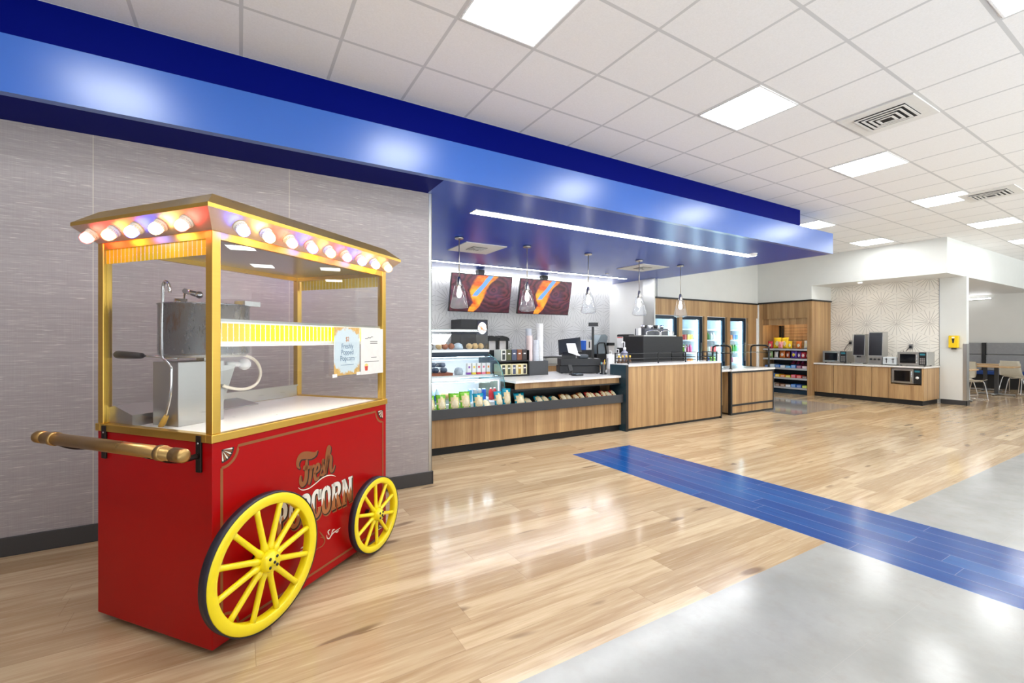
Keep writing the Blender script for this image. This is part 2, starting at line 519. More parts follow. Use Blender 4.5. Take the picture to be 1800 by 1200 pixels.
# ------------------------------------------------------------------ ceilings
c = MB(); c.box(-2.8, 24, -3.4, 3.84, ZC, ZC + 0.05); c.box(7.92, 24, 3.84, 9, ZC, ZC + 0.05)
struct(c, 'ceiling', M['ceil'])
def xk(k):
    a, b, q = -0.00589, 1.6323, -2.0114 - k
    return (-b + math.sqrt(b * b - 4 * a * q)) / (2 * a)
def ceil_light(k, y1, label, hide=0.0):
    x0, x1 = xk(k) + 0.016, xk(k + 1) - 0.016
    y1 = y1 + 0.0125 * x0; y0 = y1 - 0.575
    t = thing('ceiling_light', label, 'ceiling light', (x0, y0, ZC), 0, 'square ceiling light panels')
    W, D = x1 - x0, y1 - y0
    f = MB(); f.box(0, W, 0, 0.012, -0.008, -0.0005); f.box(0, W, D - 0.012, D, -0.008, -0.0005)
    f.box(0, 0.012, 0.012, D - 0.012, -0.008, -0.0005); f.box(W - 0.012, W, 0.012, D - 0.012, -0.008, -0.0005)
    f.done('frame', M['whitep'], t)
    d = MB(); d.box(0.012, W - 0.012, 0.012, D - 0.012, -0.004, -0.001); d.done('diffuser', M['panel'], t)
    return t
Y1 = 2.65
names1 = ['large looking ceiling light panel above the beam, cut by the top of the photo', 'square ceiling light panel below and beside the large square air vent',
          'square ceiling light panel just beyond the large square air vent', 'square ceiling light panel third along the row past the first air vent',
          'square ceiling light panel straight above the white wall corner', 'square ceiling light panel cut by the photo edge above the seating soffit']
for i, n in enumerate(names1): ceil_light(4 * i, Y1, n)
ceil_light(-4, Y1, 'square ceiling light panel over the popcorn cart, mirrored in the blue beam')
ceil_light(12, Y1 + 1.815, 'square ceiling light panel half hidden behind the blue beam end')
ceil_light(16, Y1 + 1.815, 'square ceiling light panel near the far white wall beside the blue beam end')
ceil_light(4, Y1 - 1.815, 'square ceiling light panel cut by the top right corner of the photo')
for k in (-4, 0, 8, 12, 16): ceil_light(k, Y1 - 1.815, 'square ceiling light panel over the pale stone tiles, reflected in the blue beam')
for k in (0, 4, 8, 12): ceil_light(k, Y1 - 4 * 0.907, 'square ceiling light panel of the second row over the pale stone tiles')

def louvre(name, label, x0, y0, W, D, z, core, parent_y=None):
    t = thing(name, label, 'air vent', (x0, y0, z), 0)
    b = MB(); b.box(0, W, 0, D, -0.012, -0.0005)
    b.done('face_panel', M['offw'], t)
    cx, cy = W / 2, D / 2
    s = MB()
    for i in range(4):
        h = core - i * core * 0.22; zz = -0.022 - 0.004 * i; th = core * 0.10
        for (ax0, ax1, ay0, ay1) in ((-h, h, -h, -h + th), (-h, h, h - th, h), (-h, -h + th, -h + th, h - th), (h - th, h, -h + th, h - th)):
            s.box(cx + ax0, cx + ax1, cy + ay0, cy + ay1, zz - 0.004, zz)
    s.done('louvre_blades', M['offw'], t)
    k = MB(); k.box(cx - core, cx + core, cy - core, cy + core, -0.014, -0.012); k.done('dark_throat', M['dark'], t)
    return t
louvre('ceiling_vent', 'large square white air vent between two light panels in the tile ceiling', xk(6) + 0.01, 1.535, xk(7) - xk(6) - 0.02, 0.57, ZC, 0.19)
louvre('ceiling_vent', 'square white air vent in the tile ceiling cut by the right photo edge', xk(12) + 0.25, 1.745, xk(13) - xk(12) - 0.02, 0.57, ZC, 0.19)
louvre('soffit_vent', 'square white air vent in the blue soffit between first and second pendant lamps', 2.88, 5.9, 0.70, 0.68, ZU, 0.13)
louvre('soffit_vent', 'square white air vent in the blue soffit behind the fourth pendant lamp', 6.60, 5.93, 0.74, 0.68, ZU, 0.13)

# ------------------------------------------------------------------ blue soffit: upper recess, fascia beam, underside
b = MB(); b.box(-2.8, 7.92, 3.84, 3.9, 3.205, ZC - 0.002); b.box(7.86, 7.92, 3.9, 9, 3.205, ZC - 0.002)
struct(b, 'trim_1', M['bluemattshade'])
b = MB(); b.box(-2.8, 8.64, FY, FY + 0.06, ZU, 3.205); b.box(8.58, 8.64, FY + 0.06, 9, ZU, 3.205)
b.box(-2.8, 8.58, FY + 0.06, 4.3, 3.18, 3.2)
struct(b, 'trim_2', M['bluegloss'])
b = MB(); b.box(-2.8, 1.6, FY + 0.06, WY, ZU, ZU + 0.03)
struct(b, 'trim_3', M['bluemattshade'])  # underside strip in the blue with shade in its colour
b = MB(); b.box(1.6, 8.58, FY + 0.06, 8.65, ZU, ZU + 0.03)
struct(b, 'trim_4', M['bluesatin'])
# linear lights let into the underside
def linear(label, x0, x1, y0, y1, z):
    t = thing('linear_light', label, 'linear light', (x0, y0, z))
    f = MB(); L = x1 - x0; D = y1 - y0
    f.box(-0.01, L + 0.01, -0.008, 0, -0.006, 0); f.box(-0.01, L + 0.01, D, D + 0.008, -0.006, 0); f.box(-0.01, 0, 0, D, -0.006, 0); f.box(L, L + 0.01, 0, D, -0.006, 0)
    f.done('frame', M['whitep'], t)
    d = MB(); d.box(0, L, 0, D, -0.005, -0.001); d.done('diffuser', M['linear'], t)
    return t
linear('long bright linear light under the front edge of the blue soffit', 2.27, 7.66, 4.40, 4.55, ZU)
linear('thin linear light under the blue soffit in front of the patterned kitchen wall', 1.7, 7.9, 7.58, 7.66, ZU)
linear('bright cove light where the blue soffit meets the patterned kitchen wall', 1.7, 8.38, 8.57, 8.63, ZU)
sd = MB(); sd.lathe([(0, -0.035), (0.05, -0.035), (0.062, -0.012), (0.065, 0)], (7.44, 4.33, ZU), 20)
tag(sd.done('smoke_detector', M['whitep']), 'round white smoke detector at the far end of the long linear light', 'smoke detector')
sp = MB(); sp.lathe([(0, -0.012), (0.03, -0.012), (0.035, 0)], (6.9, 7.2, ZU), 16)
tag(sp.done('sprinkler_cover', M['whitep']), 'small white sprinkler cover beside the end of the thin linear light', 'sprinkler')

# ------------------------------------------------------------------ walls
wl = MB(); wl.box(-2.8, 1.64, WY, WY + 0.16, 0, ZU); struct(wl, 'wall_left', M['paper'])
tr = MB(); tr.box(1.612, 1.644, WY - 0.004, WY - 0.0005, 0.13, ZU - 0.002); tr.box(1.6405, 1.6445, WY - 0.004, WY + 0.16, 0.13, ZU - 0.002)
struct(tr, 'trim_5', M['steel'])
bb = MB(); bb.box(-2.8, 1.655, WY - 0.014, WY - 0.0005, 0, 0.125, 0, 0.004); bb.box(1.6445, 1.656, WY - 0.014, WY + 0.16, 0, 0.125)
struct(bb, 'baseboard_left', M['base'])
ww = MB(); ww.box(-2.9, -2.8, -3.4, 4.3, 0, ZC); struct(ww, 'wall_light_block', M['paper'])  # unseen wall, added to block light from the left
wk = MB(); wk.box(-0.5, 8.42, 8.65, 8.75, 0, ZU); struct(wk, 'wall_back', M['starK'])
wk = MB(); wk.box(-0.55, -0.5, WY + 0.16, 8.75, 0, ZU); struct(wk, 'wall_kitchen_left', M['white'])
ws = MB(); ws.box(8.385, 8.415, 7.2, 8.75, 0, ZU); ws_o = struct(ws, 'wall_kitchen_right', M['greige'])
tr = MB(); tr.box(8.376, 8.3845, 7.195, 7.52, 0.0, ZU - 0.003); tr.box(8.376, 8.4155, 7.19, 7.1945, 0.0, ZU - 0.003); struct(tr, 'trim_6', M['steel'])

# cooler wall: header and piers in oak, white wall above
OPEN = [(8.42, 9.262), (9.385, 10.238), (10.35, 11.186), (11.32, 12.136)]
cw = MB()
cw.box(8.42, 12.6, 7.2, 7.26, 2.02, 2.40)
px = 8.30
edges = [(8.416, 8.42), (9.262, 9.385), (10.238, 10.35), (11.186, 11.32), (12.136, 12.52)]
for a, bq in edges: cw.box(a, bq, 7.2, 7.26, 0.0, 2.02)
struct(cw, 'wall_coolers', M['oak'])
t7 = MB(); t7.box(8.416, 12.6, 7.17, 7.26, 2.40, 2.435); struct(t7, 'trim_7', M['black'])
t8 = MB(); t8.box(12.52, 12.6, 7.19, 7.26, 0.0, 2.02); t8.box(12.575, 12.6, 7.17, 7.1995, 0.0, 2.40); struct(t8, 'trim_8', M['whitep'])
wu = MB(); wu.box(8.5, 12.75, 7.2, 7.3, 2.435, ZC); struct(wu, 'wall_above_coolers', M['white'])
# far wall over the snack shelves, opening of the nook, seating soffit
wf = MB()
wf.box(12.6, 12.7, 5.84, 7.2, 2.455, ZC); wf.box(12.6, 12.7, 3.33, 5.84, 2.80, ZC)
wf.box(12.7, 13.6, 5.84, 5.94, 2.455, 2.80)
wf.box(12.7, 21.0, 3.33, 3.43, 2.80, ZC)
struct(wf, 'wall_far', M['white'])
nc = MB(); nc.box(12.7, 19.9, 3.43, 9, 2.80, 2.84); nc.box(12.7, 13.6, 5.9, 7.2, 2.80, 2.84); struct(nc, 'ceiling_nook', M['greige'])
wn = MB(); wn.box(13.6, 13.66, 3.72, 5.94, 0, 2.80); struct(wn, 'wall_nook', M['starN'])
wp = MB(); wp.box(13.6, 13.75, 3.29, 3.72, 0, 2.80); struct(wp, 'wall_nook_end', M['white'])
t9 = MB(); t9.box(13.594, 13.5995, 3.286, 3.345, 0.11, 1.34); t9.box(13.594, 13.756, 3.284, 3.2895, 0.11, 1.34)
t9.box(13.592, 13.5995, 3.715, 3.725, 0, 2.795); t9.box(13.596, 13.5995, 3.29, 3.715, 1.24, 1.244)
struct(t9, 'trim_9', M['steel'])
bn = MB(); bn.box(13.588, 13.5995, 3.278, 3.70, 0, 0.105); bn.box(13.588, 13.76, 3.276, 3.2885, 0, 0.105); struct(bn, 'baseboard_nook', M['base'])
M['seatfill'] = glow('seating_fill_glow', (1, 0.98, 0.95, 1), 60)
wb = MB(); wb.box(19.8, 19.9, -1, 9, 0, ZC); struct(wb, 'wall_seating', M['greige'])
wr = MB(); wr.box(13.75, 19.8, 8.9, 9, 0, 2.8); struct(wr, 'wall_seating_left', M['greige'])
linear('thin linear light high on the seating area back wall', 17.0 - 0.0, 17.0 + 0.01, 3.6, 3.61, -5) if False else None
t = thing('cove_light', 'thin linear light high on the back wall of the seating area', 'linear light', (19.74, 4.25, 2.70))
q = MB(); q.box(0, 0.055, 0, 2.2, -0.03, 0.0); q.done('housing', M['whitep'], t)
q = MB(); q.box(-0.006, -0.001, 0.01, 2.19, -0.027, -0.003); q.done('diffuser', M['linear'], t)
for i, (yy, ll) in enumerate(((4.95, 'small round downlight in the nook ceiling over the tall dispensers'),)):
    d = MB(); d.lathe([(0, -0.006), (0.032, -0.004), (0.036, 0)], (12.95, yy, 2.80), 16); tag(d.done('downlight', glow('downlight_glow', (1, 0.95, 0.88, 1), 150)), ll, 'downlight')

for xx, yy, ll in ((15.6, 5.2, 'nearest the nook'), (17.6, 5.2, 'over the middle tables'), (15.6, 7.2, 'behind the nook wall'), (17.6, 7.2, 'by the back wall corner')):  # fill lights added out of view to brighten the seating area
    d = MB(); d.lathe([(0, -0.004), (0.09, -0.004), (0.10, 0)], (xx, yy, 2.80), 16); tag(d.done('downlight', M['seatfill']), 'round added fill light in the seating area ceiling ' + ll, 'downlight', 'added seating area fill lights')
# ------------------------------------------------------------------ popcorn cart
M['red'] = plain(166, 3, 8, 0.34, 0, 0.03, 0, 0.0, 3.0, 0.22); M['reddark'] = plain(110, 6, 10, 0.4)
def m_brass(name, r, g, b, rough, var):
    m, p = new(name)
    v, x, y, z = pos('Object')
    n = noise(v, 7.0, 4, 0.6); n2 = noise(comb(x * 3, y * 3, z * 90), 1.0, 2)
    setin(p, 'Base Color', mulc(rgb(r, g, b), n * var + n2 * 0.1 + (0.95 - var / 2)))
    setin(p, 'Roughness', n * 0.2 + rough)
    p.inputs['Metallic'].default_value = 1.0
    return m
M['brass'] = m_brass('polished_brass', 226, 186, 92, 0.22, 0.12)
M['brassold'] = m_brass('tarnished_brass', 178, 144, 92, 0.22, 0.22)
M['bronze'] = plain(150, 92, 52, 0.35, 0.3); M['ink'] = plain(34, 20, 18, 0.4); M['cream'] = plain(232, 224, 208, 0.4)
M['yellow'] = plain(246, 222, 14, 0.32, 0, 0.04, 0, 0.4); M['tyre'] = plain(34, 30, 44, 0.45)
M['iron'] = plain(40, 32, 28, 0.4, 0.6)
def m_tin():
    m, p = new('stained_steel')
    v, x, y, z = pos('Object')
    n = noise(comb(x * 26, y * 26, z * 7), 1.0, 5, 0.7); n2 = noise(v, 6.0, 2)
    setin(p, 'Base Color', mixc((n * 0.6 + n2 * 0.4).sstep(0.56, 0.66) * 0.6, rgb(150, 153, 158), rgb(140, 98, 60)))
    setin(p, 'Roughness', n * 0.25 + 0.16); p.inputs['Metallic'].default_value = 1.0
    return m
M['tin'] = m_tin()
def m_decal(name, emit):
    """yellow popcorn-box stripes with pale dots between them"""
    m, p = new(name)
    v, x, y, z = pos('Object')
    s = (x + y) / 0.03
    st = ((s.fract() - 0.5).abs()) > 0.44
    i = s.floor()
    d = comb
    par = ((i / 2).fract()) * 2
    cz = par * 0.05 - 0.025
    r = (((s - (s + 0.5).floor()) * 0.03) * ((s - (s + 0.5).floor()) * 0.03) + (z - cz) * (z - cz)).sqrt()
    dot = (r < 0.004)
    base = mixc(st.max(dot), rgb(236, 200, 6), rgb(250, 246, 226))
    setin(p, 'Base Color', base); p.inputs['Roughness'].default_value = 0.35
    if emit:
        setin(p, 'Emission Color', base)
        setin(p, 'Emission Strength', (1 - ((x - 0.10) / 0.9).abs().sstep(0.15, 0.75)) * emit + 0.05)
    return m
M['decal'] = m_decal('yellow_stripe_decal', 0.0); M['decallit'] = m_decal('backlit_yellow_stripe_decal', 1.6)
CX0, CY0, CROT = -0.107, 2.351, math.radians(39.4)
cart = thing('popcorn_cart', 'red and brass popcorn cart with yellow spoked wheels and coloured marquee bulbs', 'popcorn cart', (CX0, CY0, 0), CROT)
CL, CW, CH = 1.32, 0.82, 0.96
def cfront(u, z, d): return Vector((u, -0.0006 - d, z))

b = MB(); b.box(0, CL, 0, CW, 0.036, CH, 0, 0.004); body = b.done('body', M['red'], cart)
# painted trim on the long side
g = MB()
def line(pts, wd, m, th): g.ribbon(pts, wd, lambda a, bq, d: cfront(a, bq, d * th / 0.001), m)
x0, x1, z0, z1, rc = 0.045, 1.280, 0.085, 0.922, 0.062
outline = []
for (cx, cz, a0) in ((x0, z1, 0), (x1, z1, -90), (x1, z0, 180), (x0, z0, 90)):
    rr = rc + 0.022
    arc = [(cx + rr * math.cos(math.radians(a0 - 90 + 90 * t / 8)), cz + rr * math.sin(math.radians(a0 - 90 + 90 * t / 8))) for t in range(9)]
    if a0 in (0,): arc = [(cx + rr * math.cos(math.radians(-90 + 90 * t / 8)), cz + rr * math.sin(math.radians(-90 + 90 * t / 8))) for t in range(9)]
    elif a0 == -90: arc = [(cx + rr * math.cos(math.radians(180 + 90 * t / 8)), cz + rr * math.sin(math.radians(180 + 90 * t / 8))) for t in range(9)]
    elif a0 == 180: arc = [(cx + rr * math.cos(math.radians(90 + 90 * t / 8)), cz + rr * math.sin(math.radians(90 + 90 * t / 8))) for t in range(9)]
    else: arc = [(cx + rr * math.cos(math.radians(0 + 90 * t / 8)), cz + rr * math.sin(math.radians(0 + 90 * t / 8))) for t in range(9)]
    outline += arc
outline.append(outline[0])
line(outline, 0.013, 0, 0.0006)
g.done('gold_border_line', M['bronze'], body)
for (cx, cz, a0) in ((x0, z1, -90), (x1, z1, 180), (x1, z0, 90), (x0, z0, 0)):
    f = MB()
    pl = lambda r, a, d: cfront(cx + r * math.cos(math.radians(a)), cz + r * math.sin(math.radians(a)), d)
    f.prism([pl(0, 0, 0)] + [pl(rc, a0 + 90 * t / 10, 0) for t in range(11)], (0, -0.0006, 0), 0)
    for k in range(7):
        a = a0 + 6 + 78 * k / 6
        f.prism([pl(0.008, a, 0.0007)] + [pl(0.05, a - 4.5, 0.0007), pl(0.056, a, 0.0007), pl(0.05, a + 4.5, 0.0007)], (0, -0.0006, 0), 1 if k % 2 == 0 else 2)
    f.done('corner_fan', [M['ink'], M['cream'], M['bronze']], body)
STROKES = dict(
    F_bar=[(0.508, 0.7123, 0.0033), (0.4934, 0.7299, 0.01), (0.495, 0.7565, 0.015), (0.5151, 0.7766, 0.021), (0.5513, 0.7754, 0.0238), (0.5913, 0.764, 0.0224), (0.6206, 0.7639, 0.0148), (0.6338, 0.773, 0.0079), (0.6416, 0.7817, 0.0026)],
    F_stem=[(0.5575, 0.7492, 0.0077), (0.5558, 0.7241, 0.0119), (0.5546, 0.6903, 0.0136), (0.5535, 0.6566, 0.0145), (0.5456, 0.6292, 0.0153), (0.5278, 0.6176, 0.0152), (0.5135, 0.6312, 0.0126), (0.5102, 0.6523, 0.01), (0.5124, 0.6726, 0.0059)],
    F_cross=[(0.5306, 0.7104, 0.011), (0.5513, 0.7061, 0.0153), (0.574, 0.7013, 0.0111), (0.5867, 0.7023, 0.0052)],
    r=[(0.5867, 0.7066, 0.0077), (0.5896, 0.6808, 0.0121), (0.5855, 0.6475, 0.012), (0.5786, 0.6194, 0.0112), (0.5717, 0.6043, 0.006)],
    r_arm=[(0.5901, 0.6763, 0.006), (0.5983, 0.6914, 0.0086), (0.61, 0.6987, 0.0104), (0.6195, 0.6936, 0.007)],
    e=[(0.6124, 0.6529, 0.0061), (0.6356, 0.6595, 0.0079), (0.6531, 0.6723, 0.0097), (0.6506, 0.6972, 0.0097), (0.6356, 0.6989, 0.0105), (0.6218, 0.6764, 0.0113), (0.6177, 0.647, 0.0122), (0.6266, 0.6183, 0.0122), (0.6446, 0.6174, 0.0088), (0.6616, 0.6302, 0.0053)],
    s=[(0.6543, 0.619, 0.0044), (0.6751, 0.6664, 0.0071), (0.6862, 0.708, 0.0089), (0.6825, 0.7156, 0.0071), (0.6844, 0.6862, 0.0107), (0.6987, 0.651, 0.0117), (0.6975, 0.6334, 0.0108), (0.6813, 0.6282, 0.0098), (0.6628, 0.6325, 0.0053)],
    h=[(0.7063, 0.631, 0.0054), (0.7126, 0.6562, 0.0099), (0.7202, 0.6994, 0.0108), (0.7369, 0.7451, 0.0118), (0.7408, 0.7715, 0.0118), (0.7318, 0.7817, 0.0109), (0.7215, 0.7668, 0.0108), (0.7151, 0.7322, 0.0117), (0.7126, 0.6878, 0.0126), (0.7107, 0.6478, 0.0108), (0.7088, 0.6258, 0.0063)],
    h_leg=[(0.7177, 0.6865, 0.0054), (0.7318, 0.7191, 0.0091), (0.746, 0.7225, 0.0119), (0.7512, 0.6961, 0.0128), (0.7479, 0.665, 0.0128), (0.7525, 0.6341, 0.0119), (0.7675, 0.63, 0.0092), (0.7801, 0.6473, 0.0065), (0.7827, 0.6613, 0.0037)],
    swash=[(0.4961, 0.6106, 0.0021), (0.5151, 0.5938, 0.0038), (0.54, 0.5843, 0.0047), (0.5797, 0.5826, 0.0047), (0.6266, 0.5943, 0.0052), (0.6751, 0.6095, 0.0053), (0.719, 0.6121, 0.005), (0.7577, 0.6043, 0.0041), (0.7934, 0.5872, 0.0019)],
)
f = MB()
for nm, pts in STROKES.items():
    path = smooth_path(pts, 5)
    k = 1.75 if nm != 'swash' else 1.2
    if nm != 'swash':
        f.ribbon([(a + 0.006, c2 - 0.006) for a, c2, w2 in path], [w2 * k + 0.006 for a, c2, w2 in path], cfront, 1, 0.0005)
    f.ribbon([(a, c2) for a, c2, w2 in path], [w2 * k for a, c2, w2 in path], lambda a, c2, d: cfront(a, c2, 0.0007 + d), 2 if nm == 'swash' else 0, 0.0005)
f.done('fresh_lettering', [M['bronze'], M['ink'], M['cream']], body)
def m_letters():
    m, p = new('two_tone_letter_paint')
    v, x, y, z = pos('Object')
    saw = ((x / 0.03).fract() - 0.5).abs() * 0.09
    t = (z + x * 0.022 - saw * 1.0) > 0.462
    setin(p, 'Base Color', mixc(t, rgb(172, 104, 56), rgb(232, 228, 218)))
    p.inputs['Roughness'].default_value = 0.4
    return m
M['letters'] = m_letters()
LET = {'P': [[(0.22, 0), (0.22, 1)], [(0.02, 0.03), (0.44, 0.03)], [(0.0, 0.96), (0.3, 0.96)], [(0.22, 0.94), (0.6, 0.93), (0.8, 0.82), (0.82, 0.66), (0.7, 0.53), (0.25, 0.47)]],
       'O': [[(0.5, 0.95), (0.24, 0.86), (0.17, 0.6), (0.17, 0.4), (0.24, 0.14), (0.5, 0.05), (0.76, 0.14), (0.83, 0.4), (0.83, 0.6), (0.76, 0.86), (0.5, 0.95)]],
       'C': [[(0.85, 0.66), (0.8, 0.86), (0.55, 0.95), (0.26, 0.86), (0.17, 0.6), (0.17, 0.4), (0.26, 0.14), (0.55, 0.05), (0.8, 0.16), (0.86, 0.34)], [(0.9, 0.6), (0.9, 0.97)]],
       'R': [[(0.22, 0), (0.22, 1)], [(0.02, 0.03), (0.44, 0.03)], [(0.0, 0.96), (0.3, 0.96)], [(0.22, 0.94), (0.6, 0.93), (0.78, 0.84), (0.8, 0.68), (0.66, 0.54), (0.25, 0.5)], [(0.5, 0.52), (0.68, 0.3), (0.82, 0.03)], [(0.6, 0.03), (1.0, 0.03)]],
       'N': [[(0.2, 0), (0.2, 1)], [(0.02, 0.03), (0.4, 0.03)], [(0.0, 0.97), (0.32, 0.97)], [(0.2, 0.97), (0.82, 0.03)], [(0.82, 0.0), (0.82, 1)], [(0.62, 0.97), (1.02, 0.97)]]}
f = MB()
cells = [('P', 0.353, 0.066), ('O', 0.432, 0.078), ('P', 0.517, 0.068), ('C', 0.593, 0.074), ('O', 0.673, 0.078), ('R', 0.757, 0.084), ('N', 0.848, 0.098)]
for layer in (0, 1, 2):
    for ch, u0, wd in cells:
        ztop = 0.562 - 0.016 * ((u0 - 0.35) / 0.5) ; zb = 0.404 - 0.016 * ((u0 - 0.35) / 0.5)
        for st in LET[ch]:
            P2 = [(u0 + a * wd, zb + c2 * (ztop - zb)) for a, c2 in st]
            if len(P2) > 3: P2 = smooth_path(P2, 4)
            horiz = abs(P2[0][1] - P2[-1][1]) < 0.02 and len(P2) == 2
            wth = (0.013 if horiz else 0.026) * (1.0 if len(P2) < 3 or ch in 'PR' else 0.95)
            if layer == 0: f.ribbon([(a + 0.010, c2 - 0.012) for a, c2 in P2], wth + 0.012, cfront, 2, 0.0004)
            elif layer == 1: f.ribbon([(a + 0.005, c2 - 0.005) for a, c2 in P2], wth + 0.009, lambda a, c2, d: cfront(a, c2, 0.0005 + d), 1, 0.0004)
            else: f.ribbon(P2, wth, lambda a, c2, d: cfront(a, c2, 0.001 + d), 0, 0.0004)
f.done('popcorn_lettering', [M['letters'], M['ink'], M['bronze']], body)
f = MB()
VINE = [[(0.6506, 0.213), (0.6782, 0.211), (0.6992, 0.2272), (0.6922, 0.2528), (0.6643, 0.2693)], [(0.6575, 0.3045), (0.6782, 0.2761), (0.7027, 0.2459)],
        [(0.717, 0.2603), (0.7206, 0.241), (0.7386, 0.231), (0.7569, 0.244), (0.7866, 0.2526), (0.8362, 0.2565)], [(0.7569, 0.2491), (0.7679, 0.2679), (0.7866, 0.2682)],
        [(0.7386, 0.2514), (0.7277, 0.2763), (0.7459, 0.2818)], [(0.7866, 0.2526), (0.8055, 0.2424), (0.8207, 0.2468)]]
for k, pts in enumerate(VINE):
    for mir in (0, 1):
        pp = smooth_path([((1.30 - a) if mir else a, c2) for a, c2 in pts], 4)
        n = len(pp); f.ribbon(pp, [0.002 + 0.006 * math.sin(PI * i / (n - 1)) for i in range(n)], cfront, 1 if k in (0, 1) else 0)
f.done('painted_vine', [M['cream'], M['bronze']], body)
# casters under the body
for (cx, cy) in ((0.12, 0.12), (1.2, 0.12), (0.12, 0.7), (1.2, 0.7)):
    f = MB(); f.cyl((cx, cy - 0.012, 0.018), (cx, cy + 0.012, 0.018), 0.018, n=14); f.box(cx - 0.03, cx + 0.03, cy - 0.025, cy + 0.025, 0.028, 0.0358)
    f.done('caster', M['black'], cart)

# brass band, posts, header ring
f = MB(); o = 0.008
f.box(-o, CL + o, -o, 0.03, CH, CH + 0.037, 0, 0.003); f.box(-o, CL + o, CW - 0.03, CW + o, CH, CH + 0.037, 0, 0.003)
f.box(-o, 0.03, 0.03, CW - 0.03, CH, CH + 0.037, 0, 0.003); f.box(CL - 0.03, CL + o, 0.03, CW - 0.03, CH, CH + 0.037, 0, 0.003)
f.done('brass_band', M['brass'], cart)
pw = 0.042
for (cx, cy) in ((0, 0), (CL - pw, 0), (0, CW - pw), (CL - pw, CW - pw)):
    f = MB(); f.box(cx, cx + pw, cy, cy + pw, CH + 0.037, 1.91, 0, 0.003); f.done('corner_post', M['brass'], cart)
f = MB(); zt = 1.875
f.box(pw, CL - pw, 0.004, 0.03, zt, 1.91); f.box(pw, CL - pw, CW - 0.03, CW - 0.004, zt, 1.91)
f.box(0.004, 0.03, pw, CW - pw, zt, 1.91); f.box(CL - 0.03, CL - 0.004, pw, CW - pw, zt, 1.91)
f.done('header_rail', M['brass'], cart)
nrm = 1 / math.sqrt(2)
M['marquee'] = m_brass('pale_marquee_metal', 232, 214, 196, 0.3, 0.1)
# roof: flared underside panels carrying the bulbs, rim and sloped top
d = 0.076
def ring(off, z): return [Vector((-off, -off, z)), Vector((CL + off, -off, z)), Vector((CL + off, CW + off, z)), Vector((-off, CW + off, z))]
A, B, Bt, T = ring(0.0, 1.91), ring(d, 1.988), ring(d, 2.006), ring(-0.004, 2.072)
f = MB()
for (P, Q) in ((A, B), (B, Bt), (Bt, T)):
    for i in range(4): f.poly([P[i], P[(i + 1) % 4], Q[(i + 1) % 4], Q[i]])
f.poly(T); f.poly(A)
bmesh.ops.remove_doubles(f.bm, verts=f.bm.verts, dist=1e-5)
f.bm.faces.ensure_lookup_table()
for fc in f.bm.faces:
    if abs(fc.normal.z + nrm) < 0.12 or (abs(abs(fc.normal.z) - nrm) < 0.12 and fc.calc_center_median().z < 1.985): fc.material_index = 1
roof = f.done('roof', [M['brass'], M['marquee']], cart)
f = MB(); f.box(0.03, CL - 0.03, 0.03, CW - 0.03, 1.902, 1.909); f.done('roof_lining', M['steel'], cart)
COL = dict(r=(1.0, 0.07, 0.06), y=(1.0, 0.62, 0.20), b=(0.07, 0.10, 1.0), o=(1.0, 0.26, 0.06), m=(1.0, 0.06, 0.16), w=(1.0, 0.78, 0.55))
for k, v in COL.items():
    M['bulb_' + k] = glow('marquee_bulb_' + k, tuple(v) + (1,), CARTB)
def bulb(c, out, key):
    """base on the sloped panel, dome pointing down and outwards"""
    c = Vector(c); ax = Vector((out[0] * nrm, out[1] * nrm, -nrm)); q = ax.to_track_quat('Z', 'Y').to_matrix()
    s = MB(); s.lathe([(0.0, 0.0), (0.031, 0.0), (0.031, 0.008), (0.025, 0.010), (0.025, 0.022)], c, 20, 0, mat=q)
    for k in range(20):
        a = 2 * PI * k / 20; e = q @ Vector((0.0255 * math.cos(a), 0.0255 * math.sin(a), 0))
        s.cyl(c + e + ax * 0.010, c + e + ax * 0.022, 0.0022, n=5)
    so = s.done('bulb_socket', M['cream'], cart)
    s = MB(); s.lathe([(0.024, 0.018), (0.0265, 0.028), (0.026, 0.042), (0.021, 0.055), (0.011, 0.062), (0.0, 0.064)], c, 20, 0, mat=q)
    s.done('bulb', M['bulb_' + key], so)
for i, key in enumerate(('r', 'o', 'b', 'y', 'r')):
    v = CW - 0.035 - i * (CW - 0.14) / 4.0
    bulb((-d / 2, v, 1.949), (-1, 0), key)
for i, key in enumerate('byrbombyo'):
    u = 0.105 + i * (CL - 0.17) / 8.0
    bulb((u, -d / 2, 1.949), (0, -1), key)
for i, key in enumerate('obyrbmoyb'):
    u = 0.105 + i * (CL - 0.17) / 8.0
    bulb((u, CW + d / 2, 1.949), (0, 1), key)
for i, key in enumerate('bryob'):
    v = CW - 0.035 - i * (CW - 0.14) / 4.0
    bulb((CL + d / 2, v, 1.949), (1, 0), key)
# glazing
f = MB(); f.box(0.012, 0.016, pw, CW - pw, CH + 0.037, zt); gl_l = f.done('glass_pane', M['glass'], cart)
f = MB(); f.box(pw, CL - pw, 0.012, 0.016, CH + 0.037, zt); f.done('glass_pane', M['glass'], cart)
f = MB(); f.box(CL - 0.016, CL - 0.012, pw, CW - pw, CH + 0.037, zt); gl_r = f.done('glass_pane', M['glass'], cart)
for uu in (0.0105, CL - 0.0115):
    f = MB(); f.box(-0.0006, 0.0006, -0.36, 0.36, -0.058, 0.058)
    q = f.done('striped_decal', M['decal'], gl_l if uu < 0.5 else gl_r); q.location = (uu, CW / 2, 1.862)
